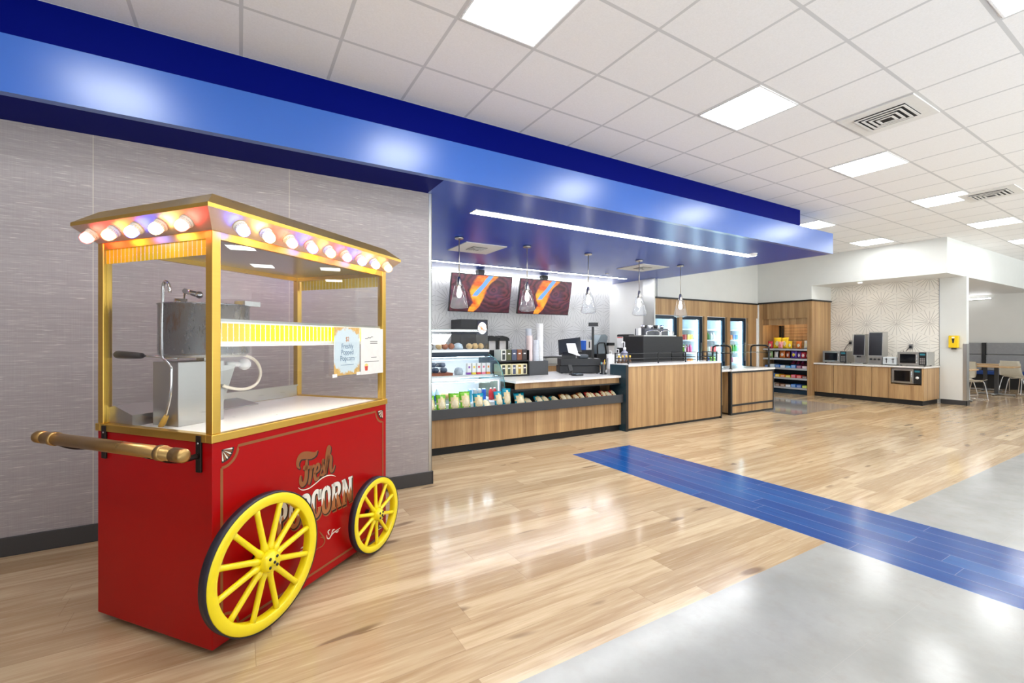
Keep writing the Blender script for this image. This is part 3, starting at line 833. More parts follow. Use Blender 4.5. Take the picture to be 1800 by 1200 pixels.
# light bar along the front glass
f = MB(); f.box(pw, CL - pw, 0.02, 0.055, 1.505, 1.517); f.box(pw, CL - pw, 0.045, 0.05, 1.40, 1.505); f.box(pw, CL - pw, 0.045, 0.055, 1.39, 1.398)
bar = f.done('light_bar', M['steel'], cart)
f = MB(); f.box(-0.6, 0.6, -0.001, 0.001, -0.042, 0.042); q = f.done('backlit_stripes', M['decallit'], bar); q.location = (CL / 2, 0.021, 1.455)
f = MB(); f.box(pw, CL - pw, 0.019, 0.021, 1.392, 1.413); f.box(pw, CL - pw, 0.019, 0.021, 1.497, 1.505); f.done('white_edging', M['whitep'], bar)
M['tubelight'] = glow('fluorescent_tube', (1.0, 0.95, 0.86, 1), 75.0)
f = MB(); f.cyl((0.10, 0.034, 1.403), (1.25, 0.034, 1.403), 0.005, n=10); f.done('lamp_tube', M['tubelight'], bar)
# inside
M['deckw'] = plain(238, 236, 232, 0.3)
f = MB(); f.box(0.012, CL - 0.012, 0.03, CW - 0.03, CH + 0.002, CH + 0.028); f.done('deck', M['deckw'], cart)
f = MB(); f.box(0.35, CL - pw, CW - 0.036, CW - 0.03, CH + 0.03, 1.07); f.box(0.35, CL - pw, CW - 0.045, CW - 0.03, 1.068, 1.076); f.done('back_guard', M['steel'], cart)
f = MB(); f.box(0.10, 0.345, 0.37, 0.56, CH + 0.028, 1.31, 0, 0.003); f.done('kettle_stand', M['steel'], cart)
KC = (0.285, 0.43)
f = MB(); f.lathe([(0, 1.345), (0.205, 1.345), (0.208, 1.352), (0.208, 1.60), (0.213, 1.604), (0.208, 1.608), (0.20, 1.606), (0, 1.612)], (KC[0], KC[1], 0), 40)
ket = f.done('kettle', M['tin'], cart)
f = MB(); f.lathe([(0, 1.33), (0.19, 1.33), (0.20, 1.345), (0, 1.345)], (KC[0], KC[1], 0), 32); f.box(KC[0] - 0.03, KC[0] + 0.03, KC[1] - 0.03, KC[1] + 0.03, 1.30, 1.335); f.done('kettle_base', M['steel'], ket)
f = MB(); f.tube([(0.12, 0.40, 1.328), (0.09, 0.55, 1.338), (0.07, 0.62, 1.341)], 0.006); f.done('handle_rod', M['chrome'], ket)
f = MB(); f.tube([(0.075, 0.60, 1.340), (0.068, 0.64, 1.341), (0.06, 0.70, 1.343), (0.052, 0.755, 1.345), (0.05, 0.77, 1.345)], [0.014, 0.017, 0.019, 0.02, 0.012], 10); f.done('handle_grip', M['black'], ket)
f = MB(); f.tube([(0.30, 0.60, 1.605), (0.30, 0.62, 1.645), (0.30, 0.615, 1.692)], 0.006); f.tube([(0.30, 0.615, 1.692), (0.30, 0.51, 1.668)], 0.015, 10); f.ball((0.30, 0.50, 1.666), 0.02); f.done('crank', M['chrome'], ket)
f = MB(); f.lathe([(0.03, 0), (0.03, 0.03), (0, 0.03)], (0.2, 0.5, 1.606), 12); f.done('lid_fitting', M['chrome'], ket)
f = MB(); f.lathe([(0.02, 0), (0.02, 0.02), (0, 0.02)], (0.42, 0.35, 1.606), 12)
f.done('lid_fitting', M['chrome'], ket)
f = MB(); f.box(0.40, 0.50, 0.28, 0.36, 1.608, 1.635); f.done('lid_hinge', M['chrome'], ket)
wand = [(0.08, 0.401, 1.654), (0.08, 0.407, 1.691), (0.08, 0.432, 1.71), (0.08, 0.45, 1.686), (0.08, 0.452, 1.611), (0.08, 0.457, 1.473), (0.08, 0.454, 1.342), (0.08, 0.432, 1.321), (0.08, 0.393, 1.291), (0.08, 0.389, 1.261), (0.08, 0.396, 1.144), (0.08, 0.432, 1.033)]
f = MB(); f.tube(smooth_path(wand, 3), 0.0075, 10); wd_o = f.done('oil_wand', M['chrome'], cart)
f = MB(); f.tube([(0.08, 0.425, 1.045), (0.08, 0.45, 1.01), (0.08, 0.468, 0.990)], [0.011, 0.014, 0.012], 10); f.done('brush_tip', plain(214, 168, 70, 0.6), wd_o)
f = MB()
f.prism([(0.03, 0.60, 0.99), (0.03, 0.78, 0.99), (0.03, 0.78, 1.075), (0.03, 0.745, 1.085), (0.03, 0.60, 1.045)], (0.30, 0, 0)); f.done('steel_chute', M['steel'], cart)
loop = [(0.40, 0.35, 1.335), (0.429, 0.35, 1.337), (0.496, 0.35, 1.319), (0.545, 0.35, 1.28), (0.562, 0.35, 1.222), (0.54, 0.35, 1.171), (0.491, 0.35, 1.146), (0.429, 0.35, 1.143), (0.354, 0.355, 1.161), (0.33, 0.36, 1.175)]
f = MB(); f.tube(smooth_path(loop, 4), 0.0085, 10); f.done('power_cable', M['cream'], cart)
f = MB(); f.ball((0.505, 0.41, 1.279), 0.034, n=20); f.cyl((0.40, 0.42, 1.285), (0.48, 0.413, 1.28), 0.014, n=12); f.done('lamp_bulb', M['whitep'], cart)
f = MB(); f.prism([(0.345, 0.40, 1.02), (0.345, 0.40, 1.28), (0.44, 0.40, 1.28)], (0, 0.012, 0)); f.done('support_gusset', M['steel'], cart)
f = MB(); f.prism([(0.55, 0.66, 0.99), (0.82, 0.66, 0.99), (0.76, 0.78, 1.03), (0.60, 0.78, 1.03)], (0, 0, 0.006)); f.done('popcorn_scoop', M['steel'], cart)
# push handle
f = MB(); f.cyl((-0.205, -0.07, 0.965), (-0.205, 0.83, 0.965), 0.027, n=24); hb = f.done('push_handle', M['brassold'], cart)
for s_, y0 in ((1, 0.83), (-1, -0.07)):
    f = MB(); f.lathe([(0, 0), (0.0285, 0), (0.0285, 0.055), (0.026, 0.062), (0.016, 0.066), (0.009, 0.066), (0, 0.069)], (-0.205, y0 - s_ * 0.01, 0.965), 24, 0, mat=Vector((0, s_, 0)).to_track_quat('Z', 'Y').to_matrix())
    f.lathe([(0.027, 0), (0.0315, 0), (0.0315, 0.028), (0.027, 0.028)], (-0.205, y0 - s_ * 0.095, 0.965), 24, 0, mat=Vector((0, s_, 0)).to_track_quat('Z', 'Y').to_matrix())
    f.done('end_cap', M['brassold'], hb)
for v in (0.075, 0.755):
    f = MB(); f.box(-0.012, -0.0005, v - 0.016, v + 0.016, 0.825, 0.99, 0, 0.003)
    arm = smooth_path([(-0.01, 0, 0.90), (-0.08, 0, 0.90), (-0.14, 0, 0.915), (-0.19, 0, 0.945)], 4)
    f.tube([(a, v, h) for a, _, h in arm], 0.013, 8); f.cyl((-0.205, v - 0.02, 0.957), (-0.205, v + 0.02, 0.957), 0.022, n=16)
    f.done('handle_bracket', M['iron'], cart)
for (cx, cz) in ((0.075, 0.96), (0.755, 0.96)):
    f = MB(); f.ball((-0.009, cx, cz - 0.004), 0.006, n=8); f.done('screw', M['chrome'], cart)
# wheels
def wheel(cu, cz, R, ns, a0):
    ax = Matrix(((1, 0, 0), (0, 0, -1), (0, 1, 0)))           # lathe axis z -> -y
    c = (cu, -0.055, cz)
    f = MB(); rw = R * 0.165
    prof = [(R - rw, -0.006), (R - rw, 0.034), (R - rw + 0.004, 0.038), (R - 0.006, 0.038), (R - 0.002, 0.034), (R - 0.002, -0.006), (R - rw, -0.006)]
    f.lathe(prof, c, 72, 0, mat=ax); wh = f.done('wheel', M['yellow'], cart)
    f = MB(); f.lathe([(R - 0.0015, -0.007), (R + 0.004, -0.007), (R + 0.004, 0.036), (R - 0.0015, 0.036)], c, 72, 0, mat=ax); f.done('tyre', M['tyre'], wh)
    hr = R * 0.165
    f = MB(); f.lathe([(0, -0.01), (hr, -0.01), (hr, 0.045), (hr * 0.92, 0.052), (hr * 0.86, 0.062), (hr * 0.78, 0.066), (hr * 0.30, 0.066), (hr * 0.25, 0.072), (0, 0.072)], c, 36, 0, mat=ax); hub = f.done('hub', M['yellow'], wh)
    for k in range(5):
        r_ = 0 if k == 0 else hr * 0.55; a = PI / 4 + k * PI / 2
        f = MB(); f.ball((cu + r_ * math.cos(a), -0.055 - (0.073 if k == 0 else 0.067), cz + r_ * math.sin(a)), 0.0075, n=10, sy=0.6); q = f.done('hub_bolt', M['black'], wh)
    f = MB(); f.cyl((cu, -0.04, cz), (cu, -0.001, cz), 0.02, n=12); f.done('axle', M['black'], wh)
    for k in range(ns):
        a = a0 + 2 * PI * k / ns; u_ = Vector((math.cos(a), 0, math.sin(a))); P0 = Vector((cu, -0.055 - 0.022, cz))
        f = MB(); f.tube([P0 + u_ * hr * 0.9, P0 + u_ * hr * 1.35, P0 + u_ * hr * 1.7, P0 + u_ * (R - rw) * 0.9, P0 + u_ * (R - rw + 0.006)], [R * 0.050 + 0.005, R * 0.046 + 0.004, R * 0.034 + 0.004, R * 0.030 + 0.004, R * 0.034 + 0.004], 10)
        f.done('spoke', M['yellow'], wh)
    return wh
wheel(0.222, 0.352, 0.318, 12, 0.22)
wheel(1.095, 0.258, 0.240, 10, 0.35)

# paper signs hanging on the front glass
po = thing('popcorn_poster', 'price poster with a popcorn border hung in a clear holder on the cart glass', 'poster', (0, 0, 0), 0)
po.location = (CX0, CY0, 0); po.rotation_euler = (0, 0, CROT)
def m_poster():
    m, p = new('popcorn_border_print')
    v, x, y, z = pos('Object')
    u = (x - 0.895) / 0.12; h = (z - 1.35) / 0.15
    n = noise(v, 34.0, 4, 0.7); n2 = noise(v, 85.0, 2, 0.6)
    e = (u * u * 0.55 + (h - 0.02) * (h - 0.02) * 0.9).sqrt() + (n - 0.5) * 0.5
    band = (e.sstep(0.86, 0.93)) * ((h.abs()).sstep(0.42, 0.62)).max(e.sstep(1.0, 1.05))
    corn = mixc(n2, rgb(206, 130, 16), rgb(252, 226, 150))
    setin(p, 'Base Color', mixc(band, rgb(222, 235, 242), corn)); p.inputs['Roughness'].default_value = 0.5
    return m
f = MB(); f.box(0.775, 1.015, -0.006, -0.004, 1.20, 1.498); f.done('poster_sheet', m_poster(), po)
f = MB(); f.box(0.770, 1.020, -0.0085, -0.0075, 1.196, 1.50); f.done('clear_sleeve', M['glass'], po)
for uu in (0.775, 1.0):
    f = MB(); f.box(uu - 0.02, uu + 0.02, -0.011, -0.009, 1.192, 1.212); f.done('tape', plain(236, 236, 232, 0.5), po)
fl_ = thing('white_flyer', 'plain white flyer with small print and a popcorn bucket, beside the price poster', 'flyer', (CX0, CY0, 0), CROT)
f = MB(); f.box(1.022, 1.266, -0.012, -0.010, 1.190, 1.497); f.done('flyer_sheet', M['offw'], fl_)
def text(s, u, z, size, parent, m, name, y=-0.0125, align='CENTER', sx=1.0, rot=0.0):
    cu = bpy.data.curves.new(name, 'FONT'); cu.body = s; cu.size = size; cu.align_x = align; cu.extrude = 0.0003
    cu.materials.append(m)
    o = bpy.data.objects.new(name, cu); C.objects.link(o)
    dg = bpy.context.evaluated_depsgraph_get(); me = bpy.data.meshes.new_from_object(o.evaluated_get(dg))
    bpy.data.objects.remove(o); bpy.data.curves.remove(cu)
    if not me.materials: me.materials.append(m)
    o = bpy.data.objects.new(name, me); C.objects.link(o); o.parent = parent
    o.location = (u, y, z); o.rotation_euler = (PI / 2, rot, 0); o.scale = (sx, 1, 1)
    return o
tb = plain(108, 138, 168, 0.5); to = plain(206, 120, 40, 0.5); tg = plain(90, 88, 86, 0.5)
text('$2', 0.895, 1.412, 0.040, po, to, 'price_lettering', -0.0066, sx=0.8)
for s_, zz in (('Freshly', 1.366), ('Popped', 1.328), ('Popcorn', 1.290)): text(s_, 0.895, zz, 0.046, po, tb, 'poster_lettering', -0.0066, sx=0.85)
f = MB(); f.box(0.835, 0.955, -0.0064, -0.0061, 1.262, 1.265); f.done('fine_print', tb, po)
f = MB()
f.ribbon(smooth_path([(1.065, 1.425), (1.075, 1.432), (1.085, 1.426), (1.10, 1.436), (1.12, 1.433), (1.135, 1.442), (1.15, 1.44)], 3), 0.004, lambda a, b_, d_: Vector((a, -0.0121 - d_ * 0.3, b_)))
for (a, b_, zz) in ((1.12, 1.20, 1.407), (1.12, 1.20, 1.395), (1.06, 1.215, 1.272), (1.13, 1.19, 1.30)): f.box(a, b_, -0.0125, -0.0121, zz, zz + 0.004)
f.done('print_lines', tg, fl_)
f = MB(); f.prism([(1.060, -0.0121, 1.245), (1.096, -0.0121, 1.245), (1.09, -0.0121, 1.215), (1.066, -0.0121, 1.215)], (0, -0.0004, 0), 0)
f.prism([(1.058, -0.0121, 1.246), (1.064, -0.0121, 1.258), (1.078, -0.0121, 1.262), (1.092, -0.0121, 1.258), (1.098, -0.0121, 1.246)], (0, -0.0004, 0), 1)
f.done('bucket_print', [plain(206, 70, 50, 0.5), plain(236, 200, 110, 0.5)], fl_)
# ------------------------------------------------------------------ service counters
def box_part(name, m, parent, *b, bev=0.0, label=None):
    f = MB(); f.box(*b, 0, bev); o = f.done(name, m, parent)
    if label: o['label'] = label
    return o
# low counter with the snack tray
t = thing('snack_counter', 'low oak counter with a charcoal tray front and white quartz top under the register', 'counter', (1.70, 5.03, 0))
q = lambda n, m, x0, x1, y0, y1, z0, z1, bev=0.0, par=None: box_part(n, m, par or t, x0 - 1.70, x1 - 1.70, y0 - 5.03, y1 - 5.03, z0, z1, bev=bev)
q('toe_kick', M['toe'], 1.70, 5.165, 5.13, 5.2, 0.0, 0.10)
q('oak_front', M['oak'], 1.70, 5.165, 5.08, 5.12, 0.10, 0.455)
q('tray_front', M['tray'], 1.70, 5.165, 5.03, 5.055, 0.448, 0.572, 0.003)
q('tray_floor', M['black'], 1.70, 5.165, 5.055, 5.55, 0.455, 0.475)
q('tray_back', M['black'], 3.24, 5.165, 5.55, 5.58, 0.475, 0.735)
q('apron', M['oak'], 3.24, 5.165, 5.12, 5.14, 0.748, 0.831)
q('shelf_lip', M['black'], 3.22, 5.165, 5.085, 5.54, 0.730, 0.746)
f = MB(); f.prism([(a_ - 1.7, b_ - 5.03, 0.832) for a_, b_ in ((3.22, 5.08), (5.165, 5.08), (5.165, 5.35), (5.43, 5.35), (5.43, 6.37), (3.22, 6.37))], (0, 0, 0.030)); f.done('countertop', M['quartz'], t)
q('cabinet', M['oak2'], 3.24, 5.165, 5.581, 6.33, 0.0, 0.831); q('cabinet', M['oak2'], 5.166, 5.42, 5.36, 6.33, 0.0, 0.831)
e = thing('counter_end_panel', 'dark upright end panel between the snack counter and the tall oak bar', 'panel', (5.170, 4.985, 0))
box_part('panel_board', M['teal'], e, 0, 0.052, 0, 0.34, 0.0, 1.03, bev=0.002); box_part('front_edge', M['black'], e, 0, 0.052, -0.006, -0.0005, 0.0, 1.03)
# tall bar
t = thing('bar_counter', 'tall oak bar counter with white quartz top and black end strip, below the rail', 'counter', (5.225, 4.98, 0))
box_part('toe_kick', M['toe'], t, 0, 2.33, 0.03, 0.09, 0, 0.04)
box_part('oak_front', M['oak'], t, 0.002, 2.335, 0.012, 0.04, 0.04, 1.003)
box_part('carcass', M['oak2'], t, 0.002, 2.335, 0.041, 0.34, 0.0, 1.003)
box_part('countertop', M['quartz'], t, 0.0, 2.34, 0.0, 0.36, 1.004, 1.038, bev=0.003)
box_part('end_strip', M['black'], t, 2.336, 2.362, 0.005, 0.34, 0.0, 1.003)
# rail on the bar
def rail(label, x0, x1, y0, yr, z):
    t = thing('counter_rail', label, 'rail', (x0, y0, z))
    L = x1 - x0
    for h in (0.035, 0.085, 0.165):
        f = MB()
        f.tube([(0, yr, h), (0, 0, h), (L, 0, h), (L, yr, h)], 0.0065, 6); f.done('rail_bar', M['black'], t)
    for px, py in ((0, 0), (L, 0), (0, yr), (L, yr), (L / 2, 0)):
        f = MB(); f.box(px - 0.008, px + 0.008, py - 0.008, py + 0.008, 0.0, 0.172); f.done('post', M['black'], t)
    return t
rail('long black three-bar rail along the tall bar in front of the coffee machine', 5.27, 6.64, 5.03, 0.28, 1.039)
rail('short black three-bar rail at the far end of the tall bar', 6.95, 7.50, 5.03, 0.28, 1.039)
# recessed cabinet and salad counter
t = thing('oak_cabinet', 'narrow recessed oak cabinet between the tall bar and the glass-shelf counter', 'cabinet', (7.60, 5.24, 0))
box_part('toe_kick', M['toe'], t, 0, 0.40, 0.03, 0.5, 0, 0.17); box_part('oak_front', M['oak'], t, 0, 0.40, 0, 0.6, 0.17, 0.825)
box_part('countertop', M['quartz'], t, 0, 0.40, -0.14, 0.6, 0.826, 0.858)
t = thing('salad_counter', 'black framed oak counter carrying the curved glass food guard', 'counter', (8.0, 5.08, 0))
W = 1.45
box_part('oak_front', M['oak'], t, 0.05, W - 0.03, 0.004, 0.02, 0.20, 0.79); box_part('lower_panel', M['oak'], t, 0.05, W - 0.03, 0.004, 0.02, 0.035, 0.165)
box_part('carcass', M['oak2'], t, 0.03, W - 0.03, 0.021, 0.80, 0.03, 0.825)
f = MB(); f.box(0, 0.05, -0.004, 0.05, 0, 0.825); f.box(W - 0.03, W, -0.004, 0.05, 0, 0.825); f.box(0.05, W - 0.03, -0.004, 0.02, 0.79, 0.825); f.box(0.05, W - 0.03, -0.004, 0.02, 0.165, 0.20); f.box(0.05, W - 0.03, 0.0, 0.02, 0.0, 0.035)
f.done('black_frame', M['black'], t)
box_part('countertop', M['quartz'], t, 0.001, W + 0.02, -0.02, 0.82, 0.826, 0.860)
box_part('serving_well', M['steel'], t, 0.30, W - 0.15, 0.2, 0.62, 0.8605, 0.866)
g = thing('food_guard', 'glass food guard with two arched black tube frames on the far counter', 'food guard', (8.0, 5.08, 0.861))
for x0 in (0.14, 1.44):
    f = MB(); pts = [(x0, 0.09, 0), (x0, 0.09, 0.37), (x0, 0.12, 0.43), (x0, 0.19, 0.445), (x0, 0.36, 0.445), (x0, 0.43, 0.43), (x0, 0.46, 0.37), (x0, 0.46, 0)]
    f.tube(smooth_path(pts, 4), 0.016, 10); f.done('tube_frame', M['black'], g)
    for yy in (0.09, 0.46):
        f = MB(); f.lathe([(0.03, 0), (0.03, 0.01), (0.018, 0.015)], (x0, yy, 0), 12); f.done('foot_flange', M['black'], g)
    f = MB(); f.box(x0 - 0.03, x0 + 0.03, 0.07, 0.47, 0.296, 0.310); f.done('shelf_clip', M['black'], g)
box_part('glass_shelf', M['gglass'], g, 0.05, 1.50, 0.07, 0.50, 0.462, 0.472); box_part('glass_shelf', M['gglass'], g, 0.05, 1.50, 0.05, 0.48, 0.311, 0.321)

# back counter along the patterned wall, work counter behind the bar
t = thing('back_counter', 'oak back counter with steel top along the patterned kitchen wall', 'counter', (3.0, 8.02, 0))
box_part('oak_front', M['oak'], t, 0, 5.36, 0, 0.6, 0.1, 0.84); box_part('toe_kick', M['toe'], t, 0, 5.36, 0.05, 0.5, 0, 0.1); box_part('countertop', M['steel'], t, 0, 5.37, -0.02, 0.62, 0.841, 0.88)
t = thing('work_counter', 'oak work counter behind the tall bar under the black coffee machine', 'counter', (5.45, 5.42, 0))
box_part('oak_front', M['oak2'], t, 0, 2.1, 0, 0.70, 0.1, 0.84); box_part('toe_kick', M['toe'], t, 0, 2.1, 0.05, 0.6, 0, 0.1); box_part('countertop', M['quartz'], t, 0, 2.1, -0.02, 0.72, 0.841, 0.875)

# ------------------------------------------------------------------ refrigerated display case (curved glass) and pastry case on top
CXR = 3.20
t = thing('display_case', 'curved glass refrigerated display case behind the bagged snacks', 'display case', (1.70, 5.32, 0.476))
L = CXR - 1.70
prof = smooth_path([(0.0, 0.10), (0.03, 0.32), (0.07, 0.45), (0.16, 0.58), (0.30, 0.675), (0.50, 0.735)], 4)
f = MB()
for i in range(len(prof) - 1):
    a, b = prof[i], prof[i + 1]
    f.poly([(0, a[0], a[1]), (L, a[0], a[1]), (L, b[0], b[1]), (0, b[0], b[1])])
for p in f.bm.faces: p.smooth = True
M['caseg'] = glass('display_glass', (0.97, 0.99, 0.99, 1), 0.1)
f.done('curved_glass', M['caseg'], t)
f = MB(); pr = [(L, a, b) for a, b in prof] + [(L, 0.85, 0.735), (L, 0.85, 0.02), (L, 0.0, 0.02)]
f.prism(pr, (0.008, 0, 0)); f.done('end_glass', glass('blue_green_end_glass', (0.80, 0.93, 0.97, 1), 0.15), t)
f = MB(); f.tube([(L + 0.004, a, b) for a, b in prof], 0.006, 6); f.done('glass_edge', plain(60, 130, 130, 0.3), t)
M['casew'] = plain(236, 240, 244, 0.35)
box_part('base', M['casew'], t, 0, L, 0.0, 0.86, 0.0, 0.10); box_part('back_panel', M['casew'], t, 0, L, 0.80, 0.86, 0.10, 0.73); box_part('end_wall', M['casew'], t, -0.02, 0, 0.0, 0.86, 0.0, 0.735)
box_part('canopy', M['navy'], t, 0, L, 0.50, 0.86, 0.70, 0.768)
box_part('shelf', M['whitep'], t, 0.02, L - 0.03, 0.30, 0.80, 0.435, 0.450); box_part('shelf_front', M['steel'], t, 0.02, L - 0.03, 0.285, 0.30, 0.425, 0.455)
box_part('lower_shelf_rail', M['casew'], t, 0.02, L - 0.02, 0.14, 0.20, 0.375, 0.40)
M['caseled'] = glow('case_led', (0.82, 0.93, 1.0, 1), 13.0)
for zz, yy in ((0.694, 0.56), (0.420, 0.33), (0.370, 0.17)):
    box_part('led_strip', M['caseled'], t, 0.03, L - 0.03, yy, yy + 0.022, zz, zz + 0.006)
f = MB(); f.box(L - 0.03, L - 0.005, 0.13, 0.16, 0.10, 0.40); f.done('corner_post', M['casew'], t)
u = thing('pastry_case', 'square glass pastry case standing on top of the curved display case', 'display case', (1.70, 5.78, 1.245))
box_part('base', M['casew'], u, 0, L, 0.0, 0.42, 0.0, 0.035); box_part('top_glass', M['caseg'], u, 0, L, 0.08, 0.42, 0.315, 0.323)
f = MB(); f.prism([(0, 0.0, 0.035), (L, 0.0, 0.035), (L, 0.08, 0.32), (0, 0.08, 0.32)], (0, 0.005, 0)); f.done('front_glass', M['caseg'], u)
f = MB(); f.prism([(L, 0.0, 0.035), (L, 0.08, 0.32), (L, 0.42, 0.32), (L, 0.42, 0.035)], (0.006, 0, 0)); f.done('end_glass', M['caseg'], u)
box_part('back_frame', M['steel'], u, 0, L, 0.41, 0.42, 0.30, 0.323); box_part('middle_shelf', M['caseg'], u, 0.02, L - 0.02, 0.14, 0.40, 0.215, 0.221)
box_part('led_strip', M['caseled'], u, 0.02, L - 0.02, 0.09, 0.10, 0.302, 0.308); box_part('edge_trim', M['steel'], u, 0, L + 0.006, 0.075, 0.085, 0.318, 0.328)

# food and drink inside the cases
def put(mb, name, m, label, cat, group, loc, parent=None):
    o = mb.done(name, m, None, loc=loc); return tag(o, label, cat, group)
ZB = 0.476 + 0.101; ZS = 0.476 + 0.451
def bottle(name, body_m, band_m, cap_m, label, cat, group, loc, r=0.033, h=0.21):
    t = thing(name, label, cat, loc, 0, group)
    f = MB(); f.lathe([(0, 0), (r, 0.0), (r, h * 0.62), (r * 0.9, h * 0.72), (r * 0.42, h * 0.88), (r * 0.42, h * 0.94)], n=14); f.done('bottle_body', body_m, t)
    f = MB(); f.lathe([(r * 1.02, h * 0.22), (r * 1.02, h * 0.55)], n=14); f.done('bottle_wrapper', band_m, t)
    f = MB(); f.lathe([(r * 0.46, h * 0.92), (r * 0.46, h), (0, h)], n=10); f.done('cap', cap_m, t)
    return t
M['water'] = plain(196, 222, 236, 0.15); M['bluel'] = plain(30, 96, 200, 0.4); M['redl'] = plain(196, 34, 44, 0.4); M['aqua'] = plain(60, 160, 196, 0.4); M['silver'] = plain(196, 200, 206, 0.3, 0.6)
wb0 = bottle('water_bottle', M['water'], M['bluel'], M['whitep'], 'blue banded water bottle, first from the wall end of the lower case shelf', 'bottle', 'water bottles in the curved case', (2.08, 5.45, ZB))
for i in range(1, 5): dup(wb0, 'blue banded water bottle, %s from the wall end of the lower case shelf' % ORD[i], (2.08 + 0.075 * (i % 3) - 0.02 * (i // 3), 5.45 + 0.085 * (i // 3), ZB))
cans = [('aqua', 'aqua'), ('bluel', 'deep blue'), ('silver', 'silver'), ('aqua', 'aqua'), ('silver', 'silver')]
for i in range(8):
    mm, cn = cans[i % 5]
    t = thing('drink_can', '%s tall drink can, %s of the can row in the lower case' % (cn, ORD[i]), 'can', (2.72 + 0.036 * i * 1.0, 5.46 + 0.075 * (i % 2), ZB), 0, 'drink cans in the curved case')
    f = MB(); f.lathe([(0, 0), (0.024, 0), (0.028, 0.008), (0.028, 0.15), (0.024, 0.16), (0.024, 0.163)], n=14); f.done('can_body', M[mm], t)
    f = MB(); f.lathe([(0.024, 0.163), (0.022, 0.160), (0, 0.160)], n=14); f.done('can_lid', M['silver'], t)
rb = bottle('red_drink_bottle', M['redl'], M['redl'], M['whitep'], 'red drink bottle nearest the glass end of the lower case', 'bottle', 'red bottles in the curved case', (3.14, 5.52, ZB), 0.03, 0.17)
dup(rb, 'red drink bottle beside another one and nearest the drink cans', (3.072, 5.51, ZB))
def wrapped(name, label, group, loc, m, sx=0.09, sy=0.07, sz=0.05):
    f = MB(); f.box(-sx, sx, -sy, sy, 0, sz * 2, 0, sz * 0.8, 3)
    for v in f.bm.verts: v.co += Vector((random.uniform(-1, 1), random.uniform(-1, 1), random.uniform(0, 1))) * 0.006
    o = f.done(name, m, None, smooth=True, loc=loc, rotz=random.uniform(-0.3, 0.3)); return tag(o, label, 'packed food', group)
M['bread'] = plain(196, 160, 110, 0.5, 0, 0.3); M['dkwrap'] = plain(70, 84, 104, 0.3, 0, 0.4); M['plastic'] = plain(168, 178, 186, 0.25, 0, 0.3); M['pie'] = plain(150, 84, 50, 0.5, 0, 0.3)
t = thing('food_tray', 'grey lidded food tray on the lower shelf of the curved case', 'tray', (2.32, 5.42, ZB + 0.0))
box_part('tray_body', M['plastic'], t, 0, 0.34, 0, 0.22, 0.0, 0.045, bev=0.008); box_part('tray_rim', M['steel'], t, -0.01, 0.35, -0.01, 0.23, 0.046, 0.052)
for i, mm in enumerate(('bread', 'plastic', 'plastic')): wrapped('wrapped_sandwich', 'wrapped sandwich on the grey food tray, %s from the wall end' % ORD[i], 'sandwiches on the grey tray', (2.38 + 0.115 * i, 5.54, ZB + 0.053), M[mm], 0.05, 0.06, 0.035)
t = thing('food_tray', 'red brown food tray on the upper shelf of the curved case', 'tray', (2.06, 5.66, ZS))
box_part('tray_body', M['pie'], t, 0, 0.50, 0, 0.30, 0.0, 0.03, bev=0.006); box_part('tray_rim', M['pie'], t, -0.008, 0.508, -0.008, 0.308, 0.03, 0.036)
k = 0
for (dx, dz) in ((0.06, 0), (0.17, 0), (0.28, 0), (0.39, 0), (0.22, 0.075), (0.34, 0.075)):
    wrapped('salad_pack', 'dark wrapped salad pack piled on the red brown tray, %s of the pile' % ORD[k], 'dark packs on the red brown tray', (2.07 + dx, 5.76 + 0.02 * k % 0.05, ZS + 0.037 + dz), M['dkwrap'], 0.046, 0.07, 0.032); k += 1
f = MB(); f.lathe([(0, 0), (0.06, 0), (0.066, 0.05), (0.05, 0.09), (0.02, 0.105), (0, 0.108)], n=20)
tag(f.done('domed_bowl', M['plastic'], None, loc=(2.68, 5.74, ZS)), 'clear domed food bowl between the dark packs and the white cartons', 'bowl')
CT = [('purple', (120, 60, 150)), ('yellow', (226, 196, 60)), ('red', (206, 60, 70)), ('pink', (220, 120, 140)), ('orange', (230, 140, 50))]
for i, (cn, cc) in enumerate(CT):
    t = thing('drink_carton', 'white drink carton with a %s foot stripe on the upper case shelf' % cn, 'carton', (2.80 + 0.078 * i, 5.70, ZS), 0, 'drink cartons in the curved case')
    box_part('carton_body', M['offw'], t, 0, 0.058, 0, 0.058, 0.03, 0.16, bev=0.003); box_part('foot_stripe', plain(*cc, 0.4), t, 0, 0.058, 0, 0.058, 0.0, 0.0295); box_part('fruit_print', plain(*cc, 0.4), t, 0.015, 0.043, -0.0012, -0.0002, 0.09, 0.12)
ZP = 1.245 + 0.036
pastry = [('croissant', 'golden croissant', (0.84, 'bread')), ('muffin', 'dark chocolate muffin', (0.93, 'pie')), ('muffin', 'dark cherry muffin', (1.025, 'pie')), ('bun', 'pale iced bun', (1.30, 'bread')), ('danish', 'golden danish slice', (1.39, 'bread')), ('danish', 'pale sugared danish', (1.485, 'bread'))]
for i, (nm, lb, (dx, mm)) in enumerate(pastry):
    f = MB(); f.ball((0, 0, 0.045), 0.045, n=14, sx=1.05, sy=1.1, sz=0.98)
    for v in f.bm.verts: v.co += Vector((random.uniform(-1, 1), random.uniform(-1, 1), random.uniform(-0.3, 1))) * 0.005
    o = f.done(nm, M[mm], None, smooth=True, loc=(1.58 + dx * 1.05, 5.94, ZP)); tag(o, lb + ' on the floor of the square pastry case', 'pastry', 'pastries in the square case')
f = MB(); f.lathe([(0, 0), (0.075, 0), (0.078, 0.03), (0.06, 0.075), (0.02, 0.095), (0, 0.097)], n=20); tag(f.done('cake_dome', M['plastic'], None, loc=(2.79, 6.0, ZP)), 'grey cake dome in the middle of the square pastry case', 'cake dome')
